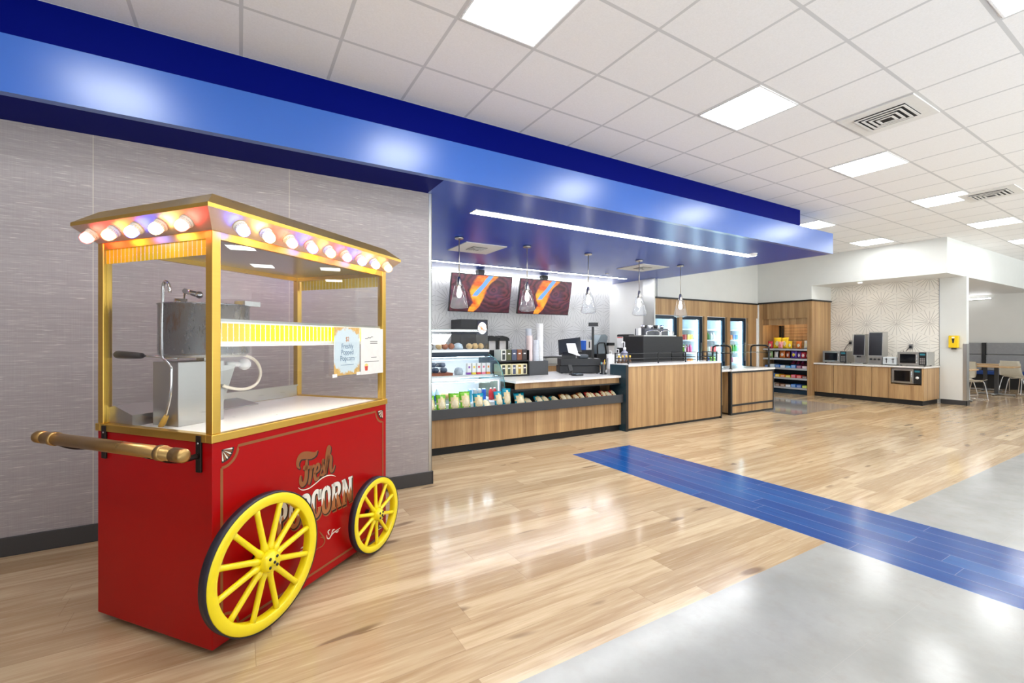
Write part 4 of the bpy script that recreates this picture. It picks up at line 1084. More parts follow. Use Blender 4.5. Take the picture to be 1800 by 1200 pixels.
t = thing('menu_card', 'dark framed menu card standing at the wall end of the pastry case', 'menu card', (2.22, 6.02, ZP))
box_part('card_frame', M['dark'], t, 0, 0.19, 0, 0.012, 0, 0.17); box_part('card_face', M['offw'], t, 0.012, 0.178, -0.001, -0.0002, 0.012, 0.158); box_part('picture_strip', M['pie'], t, 0.012, 0.178, -0.0018, -0.0012, 0.06, 0.10)

# bagged snacks in the tray
def snack_bag(w, h, d, mtop, mbody, mart):
    """pillow bag, crimped top and bottom; returns the list of (name, mesh, material)"""
    f = MB(); nu, nv = 8, 9
    gr = {}
    for s in (-1, 1):
        for i in range(nu + 1):
            for j in range(nv + 1):
                a = i / nu; b = j / nv
                bulge = (math.sin(PI * a) ** 0.6) * (math.sin(PI * b) ** 0.5)
                wr = 0.004 * math.sin(9 * a + 5 * b)
                x = (a - 0.5) * w * (1 - 0.10 * math.sin(PI * b)); z = b * h
                if 0 < i < nu and 0 < j < nv: gr[(s, i, j)] = f.bm.verts.new((x, s * (d / 2 * bulge + wr), z))
                elif s == -1: gr[(s, i, j)] = f.bm.verts.new((x, 0, z))
                else: gr[(s, i, j)] = gr[(-1, i, j)]
    for s in (-1, 1):
        for i in range(nu):
            for j in range(nv):
                vs = [gr[(s, i, j)], gr[(s, i + 1, j)], gr[(s, i + 1, j + 1)], gr[(s, i, j + 1)]]
                fc = f.bm.faces.new(vs if s == -1 else vs[::-1]); fc.smooth = True
                c = fc.calc_center_median(); e2 = ((c.x / (w * 0.40)) ** 2 + ((c.z / h - 0.47) / 0.40) ** 2)
                fc.material_index = (2 if e2 < 0.28 else 1) if e2 < 1.02 else 0
    return f
M['corn'] = plain(226, 206, 158, 0.4, 0, 0.35, 0, 0, 60.0); M['corn2'] = plain(236, 222, 190, 0.45, 0, 0.2, 0, 0, 40.0)
BAGC = {'green': (116, 188, 40), 'teal': (0, 142, 168), 'brown': (176, 96, 40), 'red': (206, 44, 44)}
for k_, v_ in BAGC.items(): M['bag_' + k_] = plain(*v_, 0.28)
seq = [('green', 2.02, 0.195), ('green', 2.17, 0.20), ('green', 2.33, 0.21), ('green', 2.50, 0.22), ('teal', 2.68, 0.19), ('teal', 2.84, 0.17), ('teal', 2.98, 0.20), ('teal', 3.12, 0.225), ('teal', 3.32, 0.18), ('teal', 3.50, 0.16), ('teal', 3.66, 0.12), ('teal', 3.80, 0.12), ('teal', 3.96, 0.14),
       ('brown', 4.10, 0.13), ('brown', 4.22, 0.12), ('brown', 4.34, 0.14), ('brown', 4.46, 0.13), ('red', 4.58, 0.12), ('red', 4.69, 0.13), ('red', 4.79, 0.14), ('red', 4.89, 0.13), ('red', 4.97, 0.15), ('red', 5.04, 0.17), ('red', 5.09, 0.14)]
cnt = {}
proto = {}
for qi, (cn, x_, ht) in enumerate(seq):
    gap = min(abs(x_ - seq[qi - 1][1]) if qi else 1, abs(seq[qi + 1][1] - x_) if qi + 1 < len(seq) else 1)
    i = cnt.get(cn, 0); cnt[cn] = i + 1
    lb = '%s cornered popcorn snack bag, %s of its colour from the wall end of the tray' % (cn, ORD[i])
    if cn not in proto:
        o = snack_bag(0.16, 0.22, 0.075, 0, 1, 2).done('snack_bag', [M['bag_' + cn], M['corn'], M['corn2']]); proto[cn] = o
    else: o = proto[cn].copy(); C.objects.link(o)
    k_ = ht / 0.22; o.location = (x_, 5.115 + 0.025 * (i % 2), 0.505 if k_ < 0.8 else 0.50 if x_ > 3.2 else 0.52); o.rotation_euler = (-0.16 - 0.08 * random.random(), random.uniform(-0.06, 0.06), random.uniform(-0.1, 0.1))
    if k_ < 0.8: o.rotation_euler[0] = -0.85 - 0.1 * (i % 3)
    o.scale = (min(1.1, max(0.55, gap / 0.165)), 1.1, max(k_, 0.72 if k_ < 0.8 else 0.85) * 1.1)
    tag(o, lb, 'snack bag', 'snack bags in the counter tray')
for i, (x_, r_) in enumerate(((3.62, 0.7), (4.0, -0.6), (4.45, 0.4), (4.85, -0.7))):
    cn = 'teal' if x_ < 4 else 'red'
    o = proto[cn].copy(); C.objects.link(o); o.location = (x_, 5.34, 0.49); o.rotation_euler = (-1.15, 0.1, r_); o.scale = (0.85, 0.9, 0.8)
    tag(o, '%s cornered snack bag lying behind the front row, %s of the loose ones' % (cn, ORD[i]), 'snack bag', 'snack bags in the counter tray')
# ------------------------------------------------------------------ on the low counter
ZT = 0.863
def pod_box(x, y, z, colr, lab, grp, trim):
    t = thing('coffee_pod_box', lab, 'coffee box', (x, y, z), 0, grp)
    box_part('carton', trim, t, 0, 0.088, 0, 0.22, 0.0, 0.165, bev=0.002)
    box_part('face_print', plain(*colr, 0.4), t, 0.018, 0.07, -0.0014, -0.0004, 0.012, 0.15)
    box_part('label_band', M['offw'], t, 0.024, 0.064, -0.0022, -0.0015, 0.095, 0.112)
    return t
cols = [((40, 46, 44), 'charcoal'), ((74, 76, 44), 'olive'), ((66, 74, 98), 'slate blue'), ((116, 66, 44), 'rust'), ((48, 40, 40), 'dark brown')]
r_ = thing('pod_rack', 'two-level black rack holding rows of coffee pod boxes', 'rack', (3.40, 5.80, ZT))
box_part('lower_tray', M['black'], r_, -0.02, 0.50, -0.02, 0.26, 0.0, 0.022); box_part('upper_tray', M['black'], r_, -0.04, 0.50, -0.02, 0.26, 0.225, 0.243); box_part('back_plate', M['black'], r_, -0.04, 0.50, 0.26, 0.275, 0.0, 0.40)
box_part('side_plate', M['black'], r_, 0.50, 0.512, -0.02, 0.26, 0.0, 0.40)
for i, (cc, nn) in enumerate(cols):
    pod_box(3.415 + 0.095 * i, 5.80, ZT + 0.023, cc if i != 3 else (150, 120, 40), 'cream coffee pod box with a %s face on the lower rack, %s along' % (nn, ORD[i]), 'coffee pod boxes', plain(222, 212, 170, 0.45))
for i, (cc, nn) in enumerate(cols):
    pod_box(3.415 + 0.095 * i, 5.80, ZT + 0.245, cc, '%s coffee pod box on the upper rack, %s along' % (nn, ORD[i]), 'coffee pod boxes', plain(*cc, 0.45) if i else plain(214, 212, 200, 0.45))
# cup organiser with stacked cups
t = thing('cup_organizer', 'square charcoal cup box holding tall stacks of white cups', 'cup box', (3.93, 5.80, ZT))
f = MB(); H_ = 0.225; f.box(0, 0.36, 0, 0.01, 0, H_); f.box(0, 0.36, 0.35, 0.36, 0, H_); f.box(0, 0.01, 0.01, 0.35, 0, H_); f.box(0.35, 0.36, 0.01, 0.35, 0, H_); f.box(0.01, 0.35, 0.01, 0.35, 0, 0.01); f.done('box_walls', M['tray'], t)
def cup_stack(x, y, z, n, r, pitch, lab, m, grp='cup stacks in the charcoal box'):
    f = MB(); pr = [(0, 0), (r * 0.74, 0)]
    for i in range(n):
        h = 0.09 + i * pitch
        pr += [(r * 0.93, h - 0.004), (r, h), (r, h + 0.006), (r * 0.92, h + 0.008)]
    pr += [(0, 0.09 + n * pitch - 0.004)]
    f.lathe(pr, n=18); o = f.done('cup_stack', m, None, loc=(x, y, z)); return tag(o, lab, 'cup stack', grp)
M['cupclear'] = plain(214, 218, 226, 0.2); M['cuppink'] = plain(232, 214, 212, 0.4)
cup_stack(3.995, 5.90, ZT + 0.011, 48, 0.050, 0.011, 'white and pink printed cup stack, shortest in the charcoal cup box', M['cuppink'])
cup_stack(4.075, 6.04, ZT + 0.011, 56, 0.052, 0.0115, 'clear plastic cup stack in the middle of the charcoal cup box', M['cupclear'])
cup_stack(4.10, 5.875, ZT + 0.011, 40, 0.050, 0.0115, 'short clear cup stack at the front of the charcoal cup box', M['cupclear'])
cup_stack(4.215, 5.93, ZT + 0.011, 62, 0.058, 0.0117, 'plain white paper cup stack, tallest in the charcoal cup box', M['whitep'])
# register
t = thing('cash_register', 'black point of sale register with tilted screen and receipt printer on two drawers', 'cash register', (4.60, 5.90, ZT), -0.5); t.scale = (0.80, 0.86, 0.94)
box_part('cash_drawer', M['dark'], t, 0.0, 0.84, 0.0, 0.42, 0.012, 0.135, bev=0.004); box_part('upper_cabinet', M['dark'], t, 0.02, 0.85, -0.02, 0.42, 0.14, 0.262, bev=0.004)
for fx, fy in ((0.05, 0.04), (0.79, 0.04), (0.05, 0.38), (0.79, 0.38)): box_part('foot', M['black'], t, fx - 0.02, fx + 0.02, fy - 0.02, fy + 0.02, 0, 0.012)
f = MB(); rt = Matrix.Translation((0.27, 0.26, 0.36)) @ Matrix.Rotation(-0.42, 4, 'X') @ Matrix.Rotation(-0.25, 4, 'Z')
f.box(-0.24, 0.24, -0.014, 0.014, -0.02, 0.28, 0, 0.006, rot=rt); scn = f.done('screen', M['black'], t)
f = MB(); f.box(-0.22, 0.22, -0.0165, -0.0145, 0.0, 0.262, rot=rt); f.done('screen_glass', plain(50, 54, 58, 0.15), scn)
box_part('screen_neck', M['black'], t, 0.22, 0.32, 0.24, 0.34, 0.262, 0.36)
f = MB(); f.prism([(0.08, 0.02, 0.263), (0.08, 0.20, 0.263), (0.08, 0.20, 0.36), (0.08, 0.10, 0.37), (0.08, 0.02, 0.32)], (0.26, 0, 0)); pr_ = f.done('receipt_printer', M['black'], t)
f = MB(); f.poly([(0.20, 0.10, 0.375), (0.38, 0.10, 0.375), (0.36, 0.16, 0.52), (0.17, 0.16, 0.52)]); f.prism([(0.19, 0.06, 0.37), (0.40, 0.0, 0.31), (0.44, 0.02, 0.31), (0.38, 0.10, 0.375)], (0, 0, 0.004)); f.prism([(0.17, 0.159, 0.53), (0.36, 0.159, 0.53), (0.40, 0.08, 0.37), (0.20, 0.08, 0.37)], (0, 0.004, 0)); f.done('receipt_paper', M['whitep'], pr_)
f = MB(); f.box(0.42, 0.62, 0.06, 0.26, 0.263, 0.33, 0, 0.02); f.done('second_printer', plain(70, 78, 86, 0.4), t)
f = MB(); f.box(0.70, 0.745, 0.10, 0.14, 0.263, 0.83, 0, 0.004); pole = f.done('display_pole', M['black'], t)
f = MB(); f.box(0.63, 0.83, 0.09, 0.13, 0.835, 0.905, 0, 0.006); f.done('pole_display', M['dark'], pole)
t = thing('card_reader', 'small black card reader on a stand in front of the register drawers', 'card reader', (4.63, 5.62, ZT))
f = MB(); f.lathe([(0.05, 0), (0.05, 0.012), (0.015, 0.02), (0.015, 0.06)], n=16); f.done('stand', M['black'], t)
f = MB(); f.box(-0.04, 0.04, -0.012, 0.012, 0.055, 0.17, 0, 0.006, rot=Matrix.Rotation(-0.4, 4, 'X')); f.done('keypad', M['black'], t)
t = thing('scanner_pad', 'flat grey blue payment pad lying beside the card reader', 'payment pad', (4.50, 5.36, ZT))
f = MB(); f.box(-0.0, 0.15, 0, 0.13, 0, 0.028, 0, 0.008); f.done('pad_body', M['dark'], t); f = MB(); f.box(0.02, 0.13, 0.02, 0.11, 0.0282, 0.031); f.done('pad_face', plain(130, 150, 160, 0.2), t)
t = thing('pen_holder', 'dark wire holder of pens and clips beside the tall white cup stack', 'pen holder', (5.13, 5.44, ZT))
f = MB(); f.lathe([(0.06, 0), (0.06, 0.01), (0.035, 0.02), (0.045, 0.16), (0.04, 0.16), (0.03, 0.025)], n=14); f.done('holder', M['black'], t)
for i, (dx, dy, cc) in enumerate(((-0.02, 0, (40, 140, 150)), (0.02, 0.01, (206, 60, 50)), (0.0, -0.02, (220, 190, 60)), (0.03, -0.02, (40, 42, 44)))):
    f = MB(); f.tube([(dx * 0.6, dy, 0.03), (dx * 2.2, dy * 2, 0.20 + 0.02 * i)], 0.007, 6); f.done('pen', plain(*cc, 0.4), t)
cup_stack(5.25, 5.42, ZT, 24, 0.048, 0.0098, 'white cup stack standing on the quartz beside the dark end panel', M['whitep'], 'cup stacks at the register')
cup_stack(5.35, 5.44, ZT, 23, 0.048, 0.0098, 'white cup stack behind another one at the end of the quartz top', M['whitep'], 'cup stacks at the register')

# ------------------------------------------------------------------ on the back counter and kitchen walls
ZK = 0.881
def brewer(x, lab):
    t = thing('coffee_brewer', lab, 'coffee brewer', (x, 8.22, ZK), 0, 'brewers on the back counter')
    box_part('base', M['black'], t, -0.11, 0.11, 0, 0.30, 0, 0.06, bev=0.006); box_part('column', M['black'], t, 0.06, 0.11, 0.02, 0.28, 0.06, 0.52); box_part('drip_tray', M['black'], t, -0.10, 0.05, 0.01, 0.29, 0.20, 0.26)
    box_part('white_panel', M['offw'], t, -0.10, 0.058, 0.03, 0.26, 0.26, 0.52); f = MB(); f.prism([(-0.13, 0, 0.52), (0.13, 0, 0.52), (0.12, 0, 0.58), (0.05, 0, 0.61), (-0.05, 0, 0.63), (-0.12, 0, 0.58)], (0, 0.30, 0)); f.done('top_lid', M['black'], t)
    f = MB(); f.lathe([(0, 0), (0.07, 0), (0.075, 0.10), (0.05, 0.13), (0, 0.13)], (-0.03, 0.14, 0.061), 16); f.done('jug', plain(70, 66, 62, 0.15), t)
    return t
brewer(4.66, 'black and white coffee brewer next to the pastry case on the back counter'); brewer(4.92, 'black and white coffee brewer nearest the wall outlet on the back counter')
t = thing('drink_machine', 'tall black drinks machine with a bright picture screen behind the pastry case', 'drinks machine', (3.85, 8.14, ZK))
box_part('housing', M['dark'], t, 0, 0.62, 0, 0.48, 0, 0.96, bev=0.006); f = MB(); f.box(0.36, 0.60, -0.006, -0.0005, 0.62, 0.94); f.done('screen_bezel', M['black'], t)
def m_pic():
    m, p = new('drink_picture')
    v, x, y, z = pos('Object'); n = noise(v, 14.0, 3)
    r = ((x - 0.485) * (x - 0.485) * 1.4 + (z - 0.78) * (z - 0.78)).sqrt()
    c = mixc(r.sstep(0.11, 0.13), mixc(n.sstep(0.45, 0.6), rgb(250, 250, 250), rgb(190, 120, 80)), rgb(20, 22, 40))
    setin(p, 'Base Color', c); setin(p, 'Emission Color', c); p.inputs['Emission Strength'].default_value = 1.0; return m
f = MB(); f.box(0.375, 0.585, -0.0085, -0.0065, 0.635, 0.925); f.done('picture_screen', m_pic(), t)
t = thing('wall_outlet', 'grey double outlet on the patterned wall behind the coffee pod boxes', 'outlet', (5.30, 8.644, 1.22))
box_part('plate', M['steel'], t, 0, 0.075, 0, 0.005, 0, 0.12); box_part('socket', M['whitep'], t, 0.018, 0.057, -0.003, -0.0005, 0.015, 0.052); box_part('socket', M['whitep'], t, 0.018, 0.057, -0.003, -0.0005, 0.068, 0.105)
t = thing('blender_jars', 'dark covered canister beside a steel pan on the back counter', 'canister', (5.62, 8.25, ZK)); t.name = 'storage_canister'
f = MB(); f.lathe([(0, 0), (0.13, 0), (0.13, 0.22), (0, 0.22)], n=18); f.done('canister_body', M['plastic'], t); f = MB(); f.lathe([(0.135, 0.221), (0.135, 0.26), (0.08, 0.33), (0, 0.34)], n=18); f.done('lid', M['dark'], t)
t = thing('steel_pan', 'low steel warming pan on the back counter behind the register', 'pan', (5.95, 8.12, ZK)); f = MB(); f.box(0, 0.55, 0, 0.4, 0, 0.14, 0, 0.01); f.done('pan_body', M['steel'], t); f = MB(); f.box(-0.01, 0.56, -0.01, 0.41, 0.141, 0.155); f.done('pan_lid', M['dark'], t)
t = thing('sign_card', 'blank white tent card on the back counter below the register', 'card', (5.95, 8.03, 0.3)) if False else None
t = thing('ice_bin', 'tilted clear ice scoop bin with a grey hinged hood on the back counter', 'ice bin', (7.46, 8.12, ZK))
box_part('stand', M['black'], t, 0, 0.42, 0, 0.40, 0, 0.20, bev=0.008); f = MB(); f.prism([(0.04, 0.05, 0.205), (0.30, 0.05, 0.205), (0.40, 0.05, 0.62), (0.32, 0.05, 0.68), (0.18, 0.05, 0.66), (0.02, 0.05, 0.42)], (0, 0.30, 0)); f.done('clear_bin', plain(140, 152, 158, 0.15), t)
f = MB(); f.tube([(0.05, 0.03, 0.2), (0.04, 0.03, 0.42), (0.10, 0.03, 0.47), (0.28, 0.03, 0.47), (0.34, 0.03, 0.2)], 0.016, 8); f.done('frame', M['black'], t); box_part('side_box', M['offw'], t, 0.40, 0.58, 0.02, 0.30, 0.201, 0.40); box_part('side_top', M['black'], t, 0.38, 0.58, 0.0, 0.30, 0.401, 0.47)
t = thing('glove_box', 'blue and white upright glove box on the back counter', 'glove box', (7.16, 8.2, ZK)); box_part('shelf_stand', M['dark'], t, 0, 0.24, 0, 0.3, 0, 0.30); box_part('carton', M['offw'], t, 0.05, 0.24, 0.02, 0.28, 0.301, 0.545); box_part('blue_end', M['bluel'], t, 0.0, 0.049, 0.02, 0.28, 0.301, 0.52); box_part('dark_slot', M['dark'], t, 0.13, 0.17, 0.018, 0.0195, 0.35, 0.50)
# towel dispenser on the grey side wall
t = thing('towel_dispenser', 'black paper towel dispenser with a white notice on the grey side wall', 'towel dispenser', (8.384, 7.78, 1.10))
f = MB(); f.box(-0.24, -0.0005, 0, 0.38, 0, 0.46, 0, 0.03, 3); f.done('housing', M['black'], t); box_part('notice', M['whitep'], t, -0.243, -0.2405, 0.16, 0.36, 0.13, 0.40); box_part('red_heading', plain(214, 60, 60, 0.5), t, -0.245, -0.2435, 0.17, 0.35, 0.37, 0.39)

# ------------------------------------------------------------------ on the work counter behind the bar
ZW = 0.876
t = thing('coffee_machine', 'large black espresso machine seen from behind with cups stacked on its top', 'coffee machine', (6.24, 5.60, ZW))
box_part('body_panel', M['blackm'], t, 0, 1.08, 0, 0.44, 0.08, 0.61, bev=0.01); box_part('base', M['black'], t, 0.02, 1.10, 0.02, 0.42, 0.0, 0.08); box_part('top_tray', M['steel'], t, 0.08, 0.96, 0.06, 0.42, 0.611, 0.63); 
for i in range(2):
    f = MB(); x0 = 0.20 + i * 0.38; f.tube(smooth_path([(x0, 0.1, 0.63), (x0 + 0.01, 0.1, 0.70), (x0 + 0.17, 0.1, 0.715), (x0 + 0.33, 0.1, 0.70), (x0 + 0.34, 0.1, 0.63)], 3), 0.012, 8); f.done('rail_loop', M['chrome'], t)
box_part('bean_hopper', plain(84, 86, 92, 0.2), t, 0.22, 0.86, 0.16, 0.40, 0.63, 0.76, bev=0.01); box_part('white_knob', M['whitep'], t, 0.10, 0.17, 0.2, 0.26, 0.63, 0.76)
for i in range(7):
    f = MB(); f.lathe([(0, 0), (0.03, 0), (0.04, 0.06), (0.036, 0.06), (0.0, 0.01)], n=14); o = f.done('coffee_cup', [M['chrome'], M['dark'], M['whitep']][i % 3], None, loc=(6.50 + 0.085 * i, 5.84 + 0.03 * (i % 2), ZW + 0.762)); tag(o, 'small cup on top of the espresso machine, %s from the pump bottle side' % ORD[i], 'cup', 'cups on the espresso machine')
def pump(x, y, z, lab, m, r=0.048, h=0.20, tilt=0):
    t = thing('pump_bottle', lab, 'pump bottle', (x, y, z), 0, 'pump bottles behind the rail')
    f = MB(); f.lathe([(0, 0), (r, 0.002), (r, h * 0.8), (r * 0.85, h * 0.93), (r * 0.35, h), (r * 0.35, h * 1.04)], n=16); f.done('bottle_body', m, t)
    f = MB(); f.lathe([(r * 0.42, h * 1.04), (r * 0.42, h * 1.14), (r * 0.14, h * 1.16), (r * 0.14, h * 1.42), (0, h * 1.42)], n=12); f.tube([(0, 0, h * 1.40), (-r * 0.6, 0, h * 1.42), (-r * 1.3, 0, h * 1.37)], r * 0.16, 8); f.done('pump_head', M['whitep'], t)
    return t
pump(5.80, 5.62, ZW, 'tall clear grey sanitizer pump bottle beside the espresso machine', plain(150, 150, 172, 0.2), 0.062, 0.36)
pump(5.62, 5.58, ZW, 'white syrup pump bottle between the sanitizer and the rail corner', M['offw'], 0.045, 0.27)
pump(5.49, 5.62, ZW, 'slim white pump bottle nearest the rail corner', M['offw'], 0.036, 0.25)
for i, cc in enumerate(((40, 60, 120), (150, 40, 40), (50, 70, 130), (120, 110, 30))):
    t = thing('syrup_bottle', '%s labelled syrup bottle behind the rail, %s from the rail corner' % (('blue', 'red', 'indigo', 'mustard')[i], ORD[i]), 'bottle', (5.50 + 0.085 * i, 5.455, ZW), 0, 'syrup bottles behind the rail')
    f = MB(); f.lathe([(0, 0), (0.034, 0), (0.034, 0.17), (0.014, 0.21), (0.014, 0.25), (0, 0.25)], n=14); f.done('bottle_glass', plain(90, 60, 40, 0.2), t); f = MB(); f.lathe([(0.0346, 0.05), (0.0346, 0.15)], n=14); f.done('bottle_wrapper', plain(*cc, 0.4), t)
    f = MB(); f.lathe([(0.016, 0.25), (0.018, 0.28), (0, 0.285)], n=10); f.done('cap', plain(220, 180, 60, 0.4), t)
t = thing('utensil_stand', 'thin steel utensil stand at the far end of the bar rail', 'utensil stand', (7.46, 5.66, ZW))
f = MB(); f.lathe([(0.07, 0), (0.07, 0.02), (0.02, 0.03)], n=14); f.done('base', M['dark'], t); f = MB(); f.tube([(0, 0, 0.03), (0, 0, 0.42)], 0.012, 8); f.tube([(-0.08, 0, 0.42), (0.08, 0, 0.42)], 0.012, 8); f.done('hanger', M['chrome'], t)

# ------------------------------------------------------------------ pendant lamps and screens
def m_pend():
    return glass('pendant_glass', (0.95, 0.96, 0.97, 1), 0.10, 0.0, 0.02, (0.92, 0.94, 0.96, 1)), glass('ribbed_pendant_glass', (0.90, 0.92, 0.94, 1), 0.10, 0.0, 0.10, (0.95, 0.96, 0.98, 1))
PG1, PG2 = m_pend(); M['bulbglow'] = glow('pendant_filament_bulb', (1.0, 0.95, 0.88, 1), BULB)
def pendant(x, y, label):
    t = thing('pendant_lamp', label, 'pendant lamp', (x, y, ZU), 0, 'glass pendant lamps over the bar')
    f = MB(); f.lathe([(0, -0.028), (0.055, -0.028), (0.062, -0.022), (0.062, -0.0005), (0, -0.0005)], n=24); f.done('canopy', M['nickel'], t)
    f = MB(); f.cyl((0, 0, -0.56), (0, 0, -0.028), 0.0065, n=10); f.done('stem', M['nickel'], t)
    f = MB(); f.lathe([(0, -0.555), (0.018, -0.56), (0.022, -0.585), (0.032, -0.60), (0.036, -0.66), (0.04, -0.675), (0.03, -0.69), (0, -0.69)], n=20); f.done('socket', M['nickel'], t)
    f = MB(); f.lathe([(0.038, -0.655), (0.058, -0.675), (0.074, -0.72), (0.098, -0.84)], n=32); f.done('glass_shade', PG1, t)
    f = MB(); f.lathe([(0.098, -0.84), (0.112, -0.91), (0.126, -0.965), (0.122, -0.985), (0.09, -1.0), (0.04, -1.008), (0, -1.01)], n=32); f.done('ribbed_shade', PG2, t)
    f = MB(); f.lathe([(0, -0.69), (0.014, -0.69), (0.028, -0.76), (0.034, -0.80), (0.026, -0.84), (0, -0.855)], n=18); f.done('bulb', M['bulbglow'], t)
    return t
p0 = pendant(2.675, 5.71, 'glass pendant lamp with a satin stem, first from the grey wall')
for i, x_ in enumerate((3.824, 5.052, 6.258, 7.386)): dup(p0, 'glass pendant lamp with a satin stem, %s from the grey wall' % ORD[i + 1], (x_, 5.71, ZU))
def m_canyon():
    m, p = new('canyon_picture_screen')
    v, x, y, z = pos('Object')
    u = x / 1.38; h = z / 0.745
    n = noise(comb(u * 3.0, h * 3.0, 0.0), 1.0, 4, 0.55)
    dx = u - 0.70; dy = h - 0.62
    r = (dx * dx + dy * dy * 0.5).sqrt() + (n - 0.5) * 0.16
    n3 = noise(comb(u * 1.6 + 3.0, h * 1.6, 1.0), 1.0, 2, 0.5)
    band = (((r + n3 * 0.5) * 70.0 + n * 9.0).sin() * 0.5 + 0.5) * (n3 * 1.2)
    rock = mixc(band, rgb(50, 12, 24), rgb(122, 48, 60)); rock = mixc((n - 0.4) * 1.6, rock, rgb(92, 60, 96))
    rock = mixc((0.42 - h).max(0.0) * 1.6, rock, rgb(40, 6, 14))
    cen = 0.34 + h * 0.22 + (h * 7.0).sin() * 0.035 + (n - 0.5) * 0.14
    d1 = (u - cen).abs(); wid = 0.055 + h * 0.14
    glowm = 1 - (d1 / wid).sstep(0.75, 1.05)
    org = mixc(n.sstep(0.35, 0.65), rgb(250, 168, 48), rgb(206, 74, 20))
    blue = (1 - ((u - 0.40 - (h - 0.45) * 0.42 - (n - 0.5) * 0.06).abs()).sstep(0.035, 0.05)) * h.sstep(0.40, 0.46)
    c = mixc(glowm, rock, org); c = mixc(blue, c, rgb(104, 158, 222))
    setin(p, 'Base Color', (0.01, 0.01, 0.01, 1)); p.inputs['Roughness'].default_value = 0.25
    setin(p, 'Emission Color', c); p.inputs['Emission Strength'].default_value = 0.95
    return m
CAN = m_canyon()
def screen(x, label):
    t = thing('wall_screen', label, 'screen', (x, 8.0, 2.0), 0, 'screens above the back counter')
    rt = Matrix.Translation((0, 0.15, 0)) @ Matrix.Rotation(0.205, 4, 'X')
    f = MB(); f.box(-0.012, 1.392, 0.004, 0.05, -0.012, 0.757, 0, 0.004, rot=rt); f.done('housing', M['black'], t)
    f = MB(); f.box(0.0, 1.38, -0.002, 0.002, 0.0, 0.745); q = f.done('picture', CAN, t); q.location = (0, 0.15, 0); q.rotation_euler = (0.205, 0, 0)
    f = MB(); f.box(0.60, 0.78, 0.04, 0.12, 0.30, 0.62, rot=rt); f.cyl((0.69, 0.14, 0.55), (0.69, 0.14, ZU - 2.0 - 0.005), 0.02, n=10); f.box(0.62, 0.76, 0.08, 0.20, 0.76, 0.855); f.done('mount', M['dark'], t)
    return t
s0 = screen(3.60, 'tilted canyon picture screen behind the first pendant lamp'); dup(s0, 'tilted canyon picture screen behind the second pendant lamp', (5.21, 8.0, 2.0))
# ------------------------------------------------------------------ glass door coolers behind the oak wall
M['coolw'] = plain(226, 236, 242, 0.4); M['coolled'] = glow('cooler_led', (0.80, 0.95, 1.0, 1), 16.0)
M['coolg'] = glass('cooler_glass', (0.90, 0.97, 1.0, 1), 0.12)
PLACE = ['beside the steel corner trim', 'behind the second to last pendant', 'third from the steel corner trim', 'nearest the snack shelves']
PCOL = [(206, 60, 56), (236, 196, 60), (60, 150, 70), (222, 226, 230), (226, 130, 40), (60, 110, 190), (150, 210, 60), (200, 80, 130), (240, 236, 220)]
for ci, (a, b) in enumerate(OPEN):
    t = thing('drinks_cooler', 'tall lit glass door cooler in the oak wall, ' + PLACE[ci], 'cooler', (a, 7.27, 0), 0, 'glass door coolers')
    W = b - a
    box_part('back_wall', M['coolw'], t, 0.02, W - 0.02, 0.78, 0.80, 0.05, 2.0); box_part('side_wall', M['coolw'], t, 0.0, 0.02, 0.06, 0.80, 0.05, 2.0); box_part('side_wall', M['coolw'], t, W - 0.02, W, 0.06, 0.80, 0.05, 2.0)
    box_part('top_wall', M['coolw'], t, 0.0, W, 0.06, 0.80, 2.0, 2.015); box_part('base', M['navy'], t, 0.0, W, 0.0, 0.80, 0.0, 0.05)
    f = MB(); f.box(0.0, 0.055, 0, 0.05, 0.05, 2.015); f.box(W - 0.10, W, 0, 0.05, 0.05, 2.015); f.box(0.055, W - 0.10, 0, 0.05, 1.93, 2.015); f.box(0.055, W - 0.10, 0, 0.05, 0.05, 0.14); dr = f.done('door', M['navy'], t)
    box_part('door_glass', M['coolg'], dr, 0.055, W - 0.10, 0.02, 0.028, 0.14, 1.93); box_part('handle', M['steel'], dr, W - 0.07, W - 0.05, -0.028, -0.004, 0.85, 1.35)
    box_part('led_strip', M['coolled'], t, W - 0.135, W - 0.10, 0.055, 0.075, 0.14, 1.93); box_part('led_strip', M['coolled'], t, 0.03, W - 0.14, 0.10, 0.12, 1.965, 1.975)
    for zi, z_ in enumerate((0.45, 0.80, 1.10, 1.42, 1.70)):
        f = MB(); f.box(0.022, W - 0.022, 0.16, 0.76, z_ - 0.012, z_); f.box(0.022, W - 0.022, 0.145, 0.16, z_ - 0.03, z_ + 0.008); f.done('shelf', M['whitep'], t)
    # goods
    n = 0
    for zi, z_ in enumerate((0.80, 1.10, 1.42)):
        for k in range(6):
            x0 = a + 0.05 + k * 0.118; cc = PCOL[(ci * 2 + zi * 3 + (k // 2)) % len(PCOL)]
            if (ci + zi) % 2 == 0:
                f = MB(); f.lathe([(0, 0), (0.042, 0), (0.046, 0.02), (0.046, 0.13), (0.02, 0.17), (0.02, 0.20), (0, 0.20)], n=12)
                o = f.done('drink_bottle', plain(*cc, 0.35), None, loc=(x0 + 0.05, 7.50, z_ + 0.001)); nm = 'bottle'
            else:
                f = MB(); f.box(0, 0.10, 0, 0.09, 0, 0.14, 0, 0.008); o = f.done('food_carton', plain(*cc, 0.45), None, loc=(x0, 7.45, z_ + 0.001)); nm = 'carton'
            tag(o, 'small %s on the %s shelf of the cooler %s, %s along' % (nm, ('low', 'middle', 'upper')[zi], ('by the steel trim', 'behind the last pendant', 'third from trim', 'by the snack shelves')[ci], ORD[k]), nm, 'goods in the lit coolers')

